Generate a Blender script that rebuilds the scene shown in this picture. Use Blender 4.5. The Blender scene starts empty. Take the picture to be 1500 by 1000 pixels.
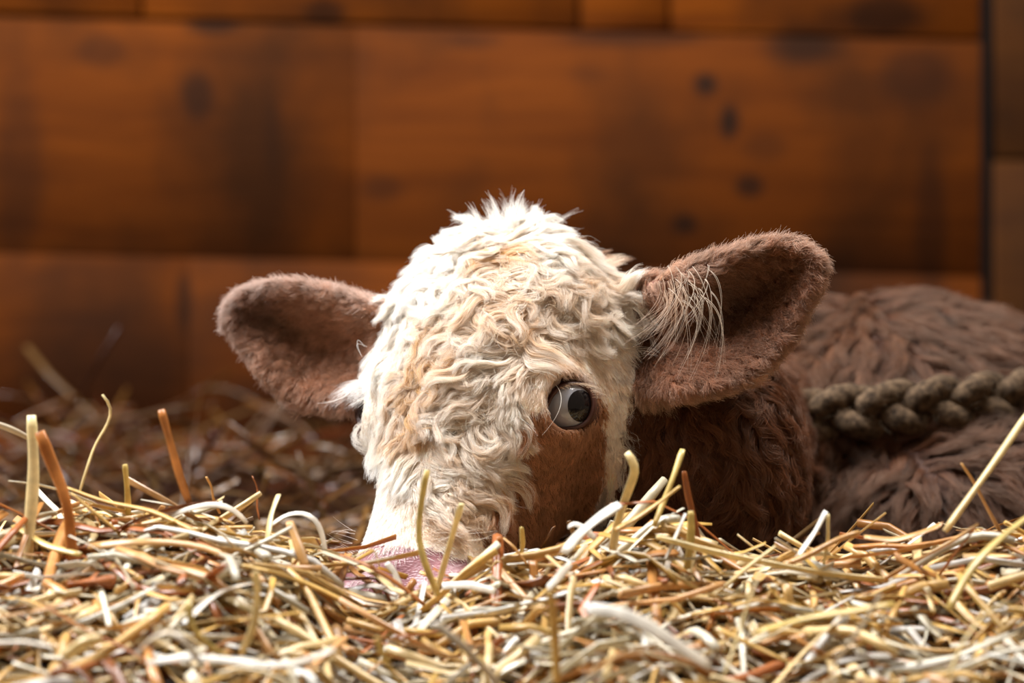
import bpy, math, random
import numpy as np
from mathutils import Vector, Matrix
rng = np.random.default_rng(7)
random.seed(7)
C = bpy.context.scene.collection
SC = bpy.context.scene
# ------------------------------------------------------------------ camera
D = 3.0            # camera to calf distance, metres
S = 0.0005         # metres per photo pixel at the calf
cam = bpy.data.cameras.new('camera')
camo = bpy.data.objects.new('camera', cam); C.objects.link(camo)
camo.location = (0, -D, 0); camo.rotation_euler = (math.pi/2, 0, 0)
cam.sensor_width = 36; cam.lens = 36*D/(1500*S)
cam.clip_start = 0.05; cam.clip_end = 50
cam.dof.use_dof = True; cam.dof.focus_distance = D-0.055; cam.dof.aperture_fstop = 3.3
SC.camera = camo
# ------------------------------------------------------------------ light
wd = bpy.data.worlds.new('world'); SC.world = wd; wd.use_nodes = True
wd.node_tree.nodes['Background'].inputs[0].default_value = (1.0, 0.78, 0.56, 1)
wd.node_tree.nodes['Background'].inputs[1].default_value = 0.27
def area(name, loc, target, sx, sy, power, col):
    l = bpy.data.lights.new(name, 'AREA'); l.shape = 'RECTANGLE'; l.size = sx; l.size_y = sy
    l.energy = power; l.color = col
    o = bpy.data.objects.new(name, l); C.objects.link(o); o.location = loc
    o.rotation_euler = (Vector(target)-Vector(loc)).to_track_quat('-Z', 'Y').to_euler()
    return o
area('stable_window_light', (-1.25, 0.05, 1.25), (-0.05, -0.05, -0.1), 0.8, 0.8, 78, (0.97, 0.98, 1.0))
area('roof_light', (0.30, 0.0, 1.8), (0.25, -0.15, -0.1), 1.3, 0.6, 80, (1.0, 0.98, 0.96))
SC.view_settings.view_transform = 'Standard'; SC.view_settings.look = 'None'
SC.view_settings.gamma = 1; SC.view_settings.use_curve_mapping = False
SC.view_settings.exposure = 0.0
SC.cycles.use_denoising = True
SC.cycles.max_bounces = 10; SC.cycles.diffuse_bounces = 4; SC.cycles.glossy_bounces = 5
SC.cycles.transmission_bounces = 8; SC.cycles.sample_clamp_indirect = 6

# ------------------------------------------------------------------ helpers
def W(px, py, y):
    d = D+y
    return np.array([(px-750)*S*d/D, y, (500-py)*S*d/D])
def P2(pts):                     # pixel pairs -> metres in the calf's plane
    a = np.asarray(pts, float)
    return np.stack([(a[:, 0]-750)*S, (500-a[:, 1])*S], 1)
def lin(r, g, b):
    c = np.array([r, g, b], float)/255
    return np.where(c <= .04045, c/12.92, ((c+.055)/1.055)**2.4)
def node_mat(name):
    m = bpy.data.materials.new(name); m.use_nodes = True
    nt = m.node_tree
    return m, nt, nt.nodes['Principled BSDF'], nt.nodes['Material Output']
def mesh_from(name, V, F, mat=None, smooth=True, parent=None, attrs=None):
    V = np.asarray(V, np.float32); me = bpy.data.meshes.new(name)
    F = np.asarray(F, np.int32)
    n, k = F.shape
    me.vertices.add(len(V)); me.vertices.foreach_set('co', V.ravel())
    me.loops.add(n*k); me.loops.foreach_set('vertex_index', F.ravel())
    me.polygons.add(n); me.polygons.foreach_set('loop_start', np.arange(0, n*k, k, dtype=np.int32))
    me.polygons.foreach_set('loop_total', np.full(n, k, np.int32))
    me.update(calc_edges=True)
    if smooth: me.polygons.foreach_set('use_smooth', np.ones(n, bool))
    for an, arr in (attrs or {}).items():
        at = me.attributes.new(an, 'FLOAT_COLOR', 'POINT')
        a4 = np.ones((len(V), 4), np.float32); a4[:, :3] = arr
        at.data.foreach_set('color', a4.ravel())
    o = bpy.data.objects.new(name, me); C.objects.link(o)
    if mat: me.materials.append(mat)
    if parent: o.parent = parent
    return o
def tag(o, label=None, cat=None, group=None, kind=None):
    if label: o['label'] = label
    if cat: o['category'] = cat
    if group: o['group'] = group
    if kind: o['kind'] = kind
    return o
def unit(v): v = np.asarray(v, float); return v/np.linalg.norm(v)
def wob(P, sc, seed):            # smooth pseudo noise in [-1,1]
    r = np.random.default_rng(seed); out = 0
    for k in range(5):
        v = r.normal(size=3); v /= np.linalg.norm(v)
        out = out+np.sin(P@(v*sc*(0.7+.5*k))+r.uniform(0, 6.28)+1.7*np.sin(P@(r.normal(size=3)*sc*.45)+r.uniform(0, 6)))
    return out/3.2
def sm(a, b, x):
    t = np.clip((x-a)/(b-a), 0, 1); return t*t*(3-2*t)

# ================================================================== SETTING
def heap(x, y):
    """height of the straw bedding"""
    x = np.asarray(x, float); y = np.asarray(y, float)
    px = 750+x/(S*.95)
    cp = np.interp(px, [-400, 0, 200, 380, 460, 520, 600, 660, 720, 800, 870, 960, 1050, 1200, 1300, 1500, 1900],
                   [800, 788, 782, 786, 812, 862, 874, 874, 852, 836, 805, 805, 838, 838, 822, 812, 805])
    zc = (500-cp)*S*.95
    front = np.clip(-.15-y, 0, None); back = np.clip(y+.15, 0, None)
    zf = zc-.34*front-.05*sm(0, .5, front)
    base_b = -.168+.058*sm(.25, .95, y)
    zb = zc+(base_b-zc)*sm(.0, .16, back)
    z = np.where(y < -.15, zf, zb)
    z = z+.006*np.sin(x*31+y*17)+.005*np.sin(x*57-y*43+1)
    return np.maximum(z, -.345)

def wood_mat(name, base, light, dark, knots=(), blots=()):
    m, nt, b, out = node_mat(name); N = nt.nodes; L = nt.links
    tc = N.new('ShaderNodeNewGeometry')
    mp = N.new('ShaderNodeMapping'); mp.inputs['Scale'].default_value = (1.6, 5, 14)
    L.new(tc.outputs['Position'], mp.inputs['Vector'])
    n1 = N.new('ShaderNodeTexNoise'); n1.inputs['Scale'].default_value = 2.2; n1.inputs['Detail'].default_value = 7
    n1.inputs['Roughness'].default_value = .62; n1.inputs['Distortion'].default_value = .6
    L.new(mp.outputs[0], n1.inputs['Vector'])
    r1 = N.new('ShaderNodeValToRGB'); r1.color_ramp.elements[0].position = .3; r1.color_ramp.elements[1].position = .72
    r1.color_ramp.elements[0].color = (*base, 1); r1.color_ramp.elements[1].color = (*light, 1)
    L.new(n1.outputs['Fac'], r1.inputs['Fac'])
    n2 = N.new('ShaderNodeTexNoise'); n2.inputs['Scale'].default_value = 5.5; n2.inputs['Detail'].default_value = 5
    mp2 = N.new('ShaderNodeMapping'); mp2.inputs['Scale'].default_value = (1.3, 1, 1.0)
    L.new(tc.outputs['Position'], mp2.inputs['Vector']); L.new(mp2.outputs[0], n2.inputs['Vector'])
    r2 = N.new('ShaderNodeValToRGB'); r2.color_ramp.elements[0].position = .40; r2.color_ramp.elements[1].position = .66
    r2.color_ramp.elements[0].color = (0, 0, 0, 1); r2.color_ramp.elements[1].color = (.9, .9, .9, 1)
    L.new(n2.outputs['Fac'], r2.inputs['Fac'])
    mx = N.new('ShaderNodeMix'); mx.data_type = 'RGBA'
    L.new(r2.outputs[0], mx.inputs[0]); L.new(r1.outputs[0], mx.inputs[6]); mx.inputs[7].default_value = (*dark, 1)
    cur = mx.outputs[2]
    wn = N.new('ShaderNodeTexNoise'); wn.inputs['Scale'].default_value = 9; wn.inputs['Detail'].default_value = 4
    L.new(tc.outputs['Position'], wn.inputs['Vector'])
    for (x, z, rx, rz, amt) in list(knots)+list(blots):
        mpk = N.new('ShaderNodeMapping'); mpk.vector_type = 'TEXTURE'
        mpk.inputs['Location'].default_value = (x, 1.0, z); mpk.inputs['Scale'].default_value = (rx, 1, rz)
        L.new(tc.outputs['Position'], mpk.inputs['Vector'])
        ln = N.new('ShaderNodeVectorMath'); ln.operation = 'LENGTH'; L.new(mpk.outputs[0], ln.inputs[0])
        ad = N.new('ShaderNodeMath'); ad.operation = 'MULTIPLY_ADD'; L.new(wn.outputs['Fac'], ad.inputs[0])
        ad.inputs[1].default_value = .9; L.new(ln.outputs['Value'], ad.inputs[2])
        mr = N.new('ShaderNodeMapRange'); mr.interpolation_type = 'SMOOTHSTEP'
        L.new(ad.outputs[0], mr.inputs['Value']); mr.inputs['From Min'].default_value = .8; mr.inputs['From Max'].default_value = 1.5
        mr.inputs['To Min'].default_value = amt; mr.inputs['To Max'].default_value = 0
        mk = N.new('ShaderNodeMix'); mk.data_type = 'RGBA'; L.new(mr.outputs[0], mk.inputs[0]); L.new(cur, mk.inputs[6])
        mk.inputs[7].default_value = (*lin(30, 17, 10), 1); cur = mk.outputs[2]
    L.new(cur, b.inputs['Base Color']); b.inputs['Roughness'].default_value = .8
    b.inputs['Specular IOR Level'].default_value = .06
    bp = N.new('ShaderNodeBump'); bp.inputs['Strength'].default_value = .25; bp.inputs['Distance'].default_value = .004
    L.new(n1.outputs['Fac'], bp.inputs['Height']); L.new(bp.outputs[0], b.inputs['Normal'])
    return m
WS = S*(D+1)/D
def wx(px): return (px-750)*WS
def wz(py): return (500-py)*WS
KN = [(wx(1035), wz(122), .018, .017, .95), (wx(1068), wz(178), .014, .024, .95), (wx(1098), wz(272), .018, .014, .8), (wx(1003), wz(328), .019, .015, .85)]
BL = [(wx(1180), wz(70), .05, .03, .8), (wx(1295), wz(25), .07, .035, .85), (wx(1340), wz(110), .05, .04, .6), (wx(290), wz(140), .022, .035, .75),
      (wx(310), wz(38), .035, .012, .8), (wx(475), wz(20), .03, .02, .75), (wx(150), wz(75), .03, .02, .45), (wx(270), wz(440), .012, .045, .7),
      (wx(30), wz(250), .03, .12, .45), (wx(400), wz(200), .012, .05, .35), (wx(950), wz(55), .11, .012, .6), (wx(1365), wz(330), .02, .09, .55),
      (wx(690), wz(60), .04, .012, .45), (wx(860), wz(110), .03, .012, .3), (wx(160), wz(540), .16, .07, .6), (wx(120), wz(420), .10, .05, .4), (wx(350), wz(470), .08, .04, .4), (wx(1250), wz(420), .10, .06, .4), (wx(420), wz(600), .12, .05, .55), (wx(560), wz(275), .03, .02, .4), (wx(1120), wz(215), .03, .02, .35)]  # stain blots; the wide low ones paint the shade towards the wall's foot
woodt = wood_mat('lit_barn_wood', lin(86, 39, 5), lin(120, 60, 7), lin(58, 28, 8), [], BL)  # top row: its stronger light is painted in as a lighter wood colour
wood = wood_mat('stained_shaded_barn_wood', lin(68, 30, 4), lin(92, 44, 6), lin(44, 22, 7), KN, BL)
wood2 = wood_mat('weathered_barn_wood', lin(52, 26, 7), lin(66, 36, 9), lin(30, 18, 9))
darkm, nt, b, _ = node_mat('dark_gap_wood'); b.inputs['Base Color'].default_value = (.012, .008, .006, 1); b.inputs['Roughness'].default_value = .9
def box_vf(x0, x1, y0, y1, z0, z1, bev=.0022):
    # bevelled board with softened front edges
    xs = [x0, x0+bev, x1-bev, x1]; V = []; F = []
    def ring(y, ins):
        i = len(V)
        V.extend([(x0+ins, y, z0+ins), (x1-ins, y, z0+ins), (x1-ins, y, z1-ins), (x0+ins, y, z1-ins)]); return i
    a = ring(y1, 0); b_ = ring(y0+bev, 0); c = ring(y0, bev)
    for p, q in ((a, b_), (b_, c)):
        for k in range(4): F.append((p+k, p+(k+1) % 4, q+(k+1) % 4, q+k))
    F.append((c, c+1, c+2, c+3)); F.append((a+3, a+2, a+1, a))
    return np.array(V), np.array(F)
V, F = box_vf(-1.9, 1.9, 1.024, 1.06, -.36, 1.6)
wall = mesh_from('wall_back', V, F, darkm, smooth=False); tag(wall, kind='structure')
def plank(px0, px1, py0, py1, mat, tilt=0.0, yoff=0.0, bev=.0022):
    V, F = box_vf(wx(px0), wx(px1), 1.0+yoff, 1.023, wz(py1), wz(py0), bev)
    # tilt: dz per dx, pivot at px 750
    V[:, 2] -= V[:, 0]*tilt
    return mesh_from('plank', V, F, mat, smooth=False, parent=wall)
T = .027
for (a, b_) in ((-1100, 206), (209, 846), (849, 979), (982, 1437)): plank(a, b_, -330, 38.5, woodt, T, random.uniform(-.001, .002))
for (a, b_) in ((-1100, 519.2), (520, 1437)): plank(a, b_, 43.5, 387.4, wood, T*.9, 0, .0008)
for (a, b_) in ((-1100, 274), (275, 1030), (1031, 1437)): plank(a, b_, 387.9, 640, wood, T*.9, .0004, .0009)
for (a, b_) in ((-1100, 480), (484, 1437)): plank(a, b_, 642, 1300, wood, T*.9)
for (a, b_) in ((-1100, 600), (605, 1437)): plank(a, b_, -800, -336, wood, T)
for (a, b_) in ((-800, -160), (-155, 222), (228, 620), (626, 1040)): plank(1456, 2400, a, b_, wood2, .01, -.004)
fm, nt, b, _ = node_mat('barn_floor_earth')
n = nt.nodes.new('ShaderNodeTexNoise'); n.inputs['Scale'].default_value = 14; n.inputs['Detail'].default_value = 6
r = nt.nodes.new('ShaderNodeValToRGB'); r.color_ramp.elements[0].color = (*lin(40, 28, 18), 1); r.color_ramp.elements[1].color = (*lin(92, 66, 40), 1)
nt.links.new(n.outputs['Fac'], r.inputs[0]); nt.links.new(r.outputs[0], b.inputs['Base Color']); b.inputs['Roughness'].default_value = .95
V, F = box_vf(-1.9, 1.9, -2.2, 1.06, -.40, -.35)
fl = mesh_from('floor', V, F, fm, smooth=False); tag(fl, kind='structure')

# ================================================================== STRAW
def straw_material():
    m, nt, b, out = node_mat('straw'); N = nt.nodes; L = nt.links
    at = N.new('ShaderNodeAttribute'); at.attribute_name = 'col'
    g = N.new('ShaderNodeNewGeometry')
    n1 = N.new('ShaderNodeTexNoise'); n1.inputs['Scale'].default_value = 130; n1.inputs['Detail'].default_value = 3
    L.new(g.outputs['Position'], n1.inputs['Vector'])
    mr = N.new('ShaderNodeMapRange'); L.new(n1.outputs['Fac'], mr.inputs['Value'])
    mr.inputs['From Min'].default_value = .3; mr.inputs['From Max'].default_value = .75; mr.inputs['To Min'].default_value = .78; mr.inputs['To Max'].default_value = 1.08
    mu = N.new('ShaderNodeVectorMath'); mu.operation = 'SCALE'
    L.new(at.outputs['Color'], mu.inputs[0]); L.new(mr.outputs[0], mu.inputs['Scale'])
    L.new(mu.outputs[0], b.inputs['Base Color']); b.inputs['Roughness'].default_value = .33
    b.inputs['Specular IOR Level'].default_value = .6
    tr = N.new('ShaderNodeBsdfTranslucent'); L.new(mu.outputs[0], tr.inputs['Color'])
    mx = N.new('ShaderNodeMixShader'); mx.inputs[0].default_value = .22
    L.new(b.outputs[0], mx.inputs[1]); L.new(tr.outputs[0], mx.inputs[2]); L.new(mx.outputs[0], out.inputs['Surface'])
    return m
strawm = straw_material()
def tubes(P, w, flat, roll, taper=None, nr=6):
    """P (N,K,3) paths -> closed flattened tubes, same topology for all"""
    P = np.asarray(P, float); N, K, _ = P.shape
    T = np.gradient(P, axis=1); T /= np.linalg.norm(T, axis=2, keepdims=True)+1e-9
    up = np.tile(np.array([0, 0, 1.0]), (N, K, 1)); bad = np.abs(T[:, :, 2:3]) > .93
    up = np.where(bad, np.array([.3, -1.0, 0]), up)
    B = np.cross(T, up); B /= np.linalg.norm(B, axis=2, keepdims=True)+1e-9
    for k in range(1, K):      # carry the frame along so that the stalk never flips
        q = B[:, k-1]-T[:, k]*(B[:, k-1]*T[:, k]).sum(1, keepdims=True); B[:, k] = q/(np.linalg.norm(q, axis=1, keepdims=True)+1e-9)
    Nn = np.cross(B, T)
    roll = np.asarray(roll)
    roll = roll[:, None, None] if roll.ndim == 1 else roll[:, :, None]
    Bc = B*np.cos(roll)+Nn*np.sin(roll); Nc = -B*np.sin(roll)+Nn*np.cos(roll)
    a = np.arange(nr)/nr*2*math.pi
    ww = np.asarray(w)[:, None]*np.ones(K) if taper is None else np.asarray(w)[:, None]*taper
    ww = ww[:, :, None, None]*.5
    ff = np.asarray(flat)[:, None, None, None]
    V = P[:, :, None, :]+Bc[:, :, None, :]*ww*np.cos(a)[None, None, :, None]+Nc[:, :, None, :]*ww*ff*np.sin(a)[None, None, :, None]
    V = V.reshape(N*K*nr, 3)
    k, j = np.meshgrid(np.arange(K-1), np.arange(nr), indexing='ij')
    q = np.stack([k*nr+j, k*nr+(j+1) % nr, (k+1)*nr+(j+1) % nr, (k+1)*nr+j], -1).reshape(-1, 4)
    caps = []
    for e in (0, (K-1)*nr):
        h = nr//2
        for i in range(h-1): caps.append((e+i, e+i+1, e+nr-2-i, e+nr-1-i))
    caps = np.array(caps)
    caps[len(caps)//2:] = caps[len(caps)//2:, ::-1]
    q = np.concatenate([q, caps[:, ::-1]])
    F = (q[None]+np.arange(N)[:, None, None]*K*nr).reshape(-1, 4)
    return V, F
PAL = np.array([lin(*c) for c in ((234, 188, 112), (244, 214, 154), (248, 238, 214), (212, 148, 78), (190, 112, 56), (240, 226, 192), (228, 184, 98), (222, 168, 106), (150, 90, 48), (252, 246, 236))])
PRB = np.array([.16, .17, .16, .10, .07, .11, .09, .08, .04, .06])
def pal(n, dark=0.0):
    c = PAL[rng.choice(len(PAL), n, p=PRB/PRB.sum())]
    c = c*rng.uniform(.8, 1.08, (n, 1))
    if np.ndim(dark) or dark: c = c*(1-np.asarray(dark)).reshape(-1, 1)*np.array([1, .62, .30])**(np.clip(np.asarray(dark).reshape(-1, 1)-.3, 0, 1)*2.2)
    return np.clip(c, 0, .95)
def random_paths(n, xr, yr, dz, Lr, K=7, tilt=.22, curl=.5):
    x = rng.uniform(*xr, n); y = rng.uniform(*yr, n)
    L_ = rng.uniform(*Lr, n)*rng.choice([1, .55, .3], n, p=[.5, .3, .2])
    az = rng.uniform(0, 2*math.pi, n); az = np.where(rng.random(n) < .45, rng.normal(0, .5, n), az)
    el = rng.normal(0, tilt, n)
    k1 = rng.normal(0, curl, n); k2 = rng.normal(0, curl*.6, n)
    s = np.linspace(-.5, .5, K)[None]
    kink = np.where(rng.random(n) < .3, rng.normal(0, .7, n), 0)[:, None]*(s > rng.uniform(-.25, .25, n)[:, None])
    a = az[:, None]+k1[:, None]*s+kink; e = el[:, None]+k2[:, None]*s
    d = np.stack([np.cos(a)*np.cos(e), np.sin(a)*np.cos(e), np.sin(e)], -1)*(L_/(K-1))[:, None, None]
    P = np.cumsum(d, 1); P -= P.mean(1, keepdims=True)
    P[:, :, 0] += x[:, None]; P[:, :, 1] += y[:, None]
    # follow the slope of the heap partly
    P[:, :, 1] = np.minimum(P[:, :, 1], .985)
    hs = heap(P[:, :, 0], P[:, :, 1]); h0 = heap(x, y)[:, None]
    P[:, :, 2] += h0*.25+hs*.75+rng.uniform(*dz, n)[:, None]
    return P
bed = []; bedc = []; bedF = []; off = 0
def add_bed(V, F, col, per):
    global off
    bed.append(V); bedF.append(F+off); bedc.append(np.repeat(col, per, 0)); off += len(V)
# ground sheet of compacted straw under the loose stalks
gx = np.linspace(-1.5, 1.7, 130); gy = np.linspace(-1.0, .995, 90)
GX, GY = np.meshgrid(gx, gy, indexing='ij'); GZ = heap(GX, GY)-.016
V = np.stack([GX, GY, GZ], -1).reshape(-1, 3)
i, j = np.meshgrid(np.arange(129), np.arange(89), indexing='ij'); q = (i*90+j).ravel()
F = np.stack([q, q+90, q+91, q+1], 1)
gc = lin(96, 58, 28)*np.where(V[:, 1] > .0, .28, 1.)[:, None]*(.8+.3*wob(V, 60, 3))[:, None]  # sheet behind the crest has its shade painted in as a darker tone
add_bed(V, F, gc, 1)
def scatter(n, xr, yr, dz, Lr, wr, dark=0, **k):
    P = random_paths(n, xr, yr, dz, Lr, **k)
    keep = ~((P[:, :, 0].mean(1) > -.14) & (P[:, :, 0].mean(1) < -.025) & (P[:, :, 1].mean(1) > -.145) & (P[:, :, 1].mean(1) < -.0)); P = P[keep]; n = len(P)
    w = rng.uniform(*wr, n); fl_ = rng.choice([.12, .28, .65], n, p=[.45, .32, .23])
    K = P.shape[1]
    roll = rng.uniform(-.8, .8, n)[:, None]+rng.normal(0, .9, n)[:, None]*np.linspace(-.5, .5, K)[None]
    V, F = tubes(P, w, fl_, roll)
    c = np.repeat(pal(n, dark), K*6, 0).reshape(n, K, 6, 3)*rng.uniform(.80, 1.12, (n, 1, 6, 1))*rng.uniform(.86, 1.06, (n, K, 1, 1))
    add_bed(V, F, np.clip(c.reshape(-1, 3), 0, .96), 1)
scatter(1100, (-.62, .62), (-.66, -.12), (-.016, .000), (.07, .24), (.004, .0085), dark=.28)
scatter(1500, (-.55, .55), (-.62, -.10), (-.010, .006), (.06, .24), (.0035, .0085), dark=.06)
scatter(700, (-.55, .55), (-.34, -.10), (-.002, .010), (.05, .18), (.003, .007))
scatter(1500, (-.5, .5), (-.50, -.10), (-.004, .010), (.012, .045), (.002, .007), tilt=.5, dark=.05)     # chaff
scatter(600, (-.6, .2), (-.1, .5), (-.01, .01), (.06, .24), (.003, .006), dark=.72)  # straw behind the crest, shade painted into its colour
scatter(900, (-1.1, 1.1), (.4, .97), (-.008, .040), (.10, .30), (.004, .0085), dark=.84, tilt=.5)  # straw by the wall, the weaker light there painted as darker colour
scatter(250, (.5, 1.4), (-.6, .4), (-.01, .01), (.08, .2), (.004, .008), dark=.1)
scatter(250, (-1.4, -.5), (-.6, .4), (-.01, .01), (.08, .2), (.004, .008), dark=.1)
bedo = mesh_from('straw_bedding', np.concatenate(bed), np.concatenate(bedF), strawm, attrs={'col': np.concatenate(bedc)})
tag(bedo, 'deep heap of loose golden straw bedding filling the stall floor around the calf', 'straw', kind='stuff')

def heap_y(px, py, lift=0.0):
    ys = np.linspace(-.62, -.10, 260)
    d = D+ys; x = (px-750)*S*d/D; z = (500-py)*S*d/D
    g = z-lift-heap(x, ys)
    k = np.where((g[:-1] > 0) & (g[1:] <= 0))[0]
    return float(ys[k[0]]) if len(k) else None
GOLD = (230, 192, 112); PALE = (244, 224, 168); WHITE = (250, 246, 236); ORANGE = (196, 124, 58); TAN = (216, 168, 104); YEL = (226, 200, 120); GREY = (214, 200, 176); RUST = (168, 98, 48)
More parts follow.
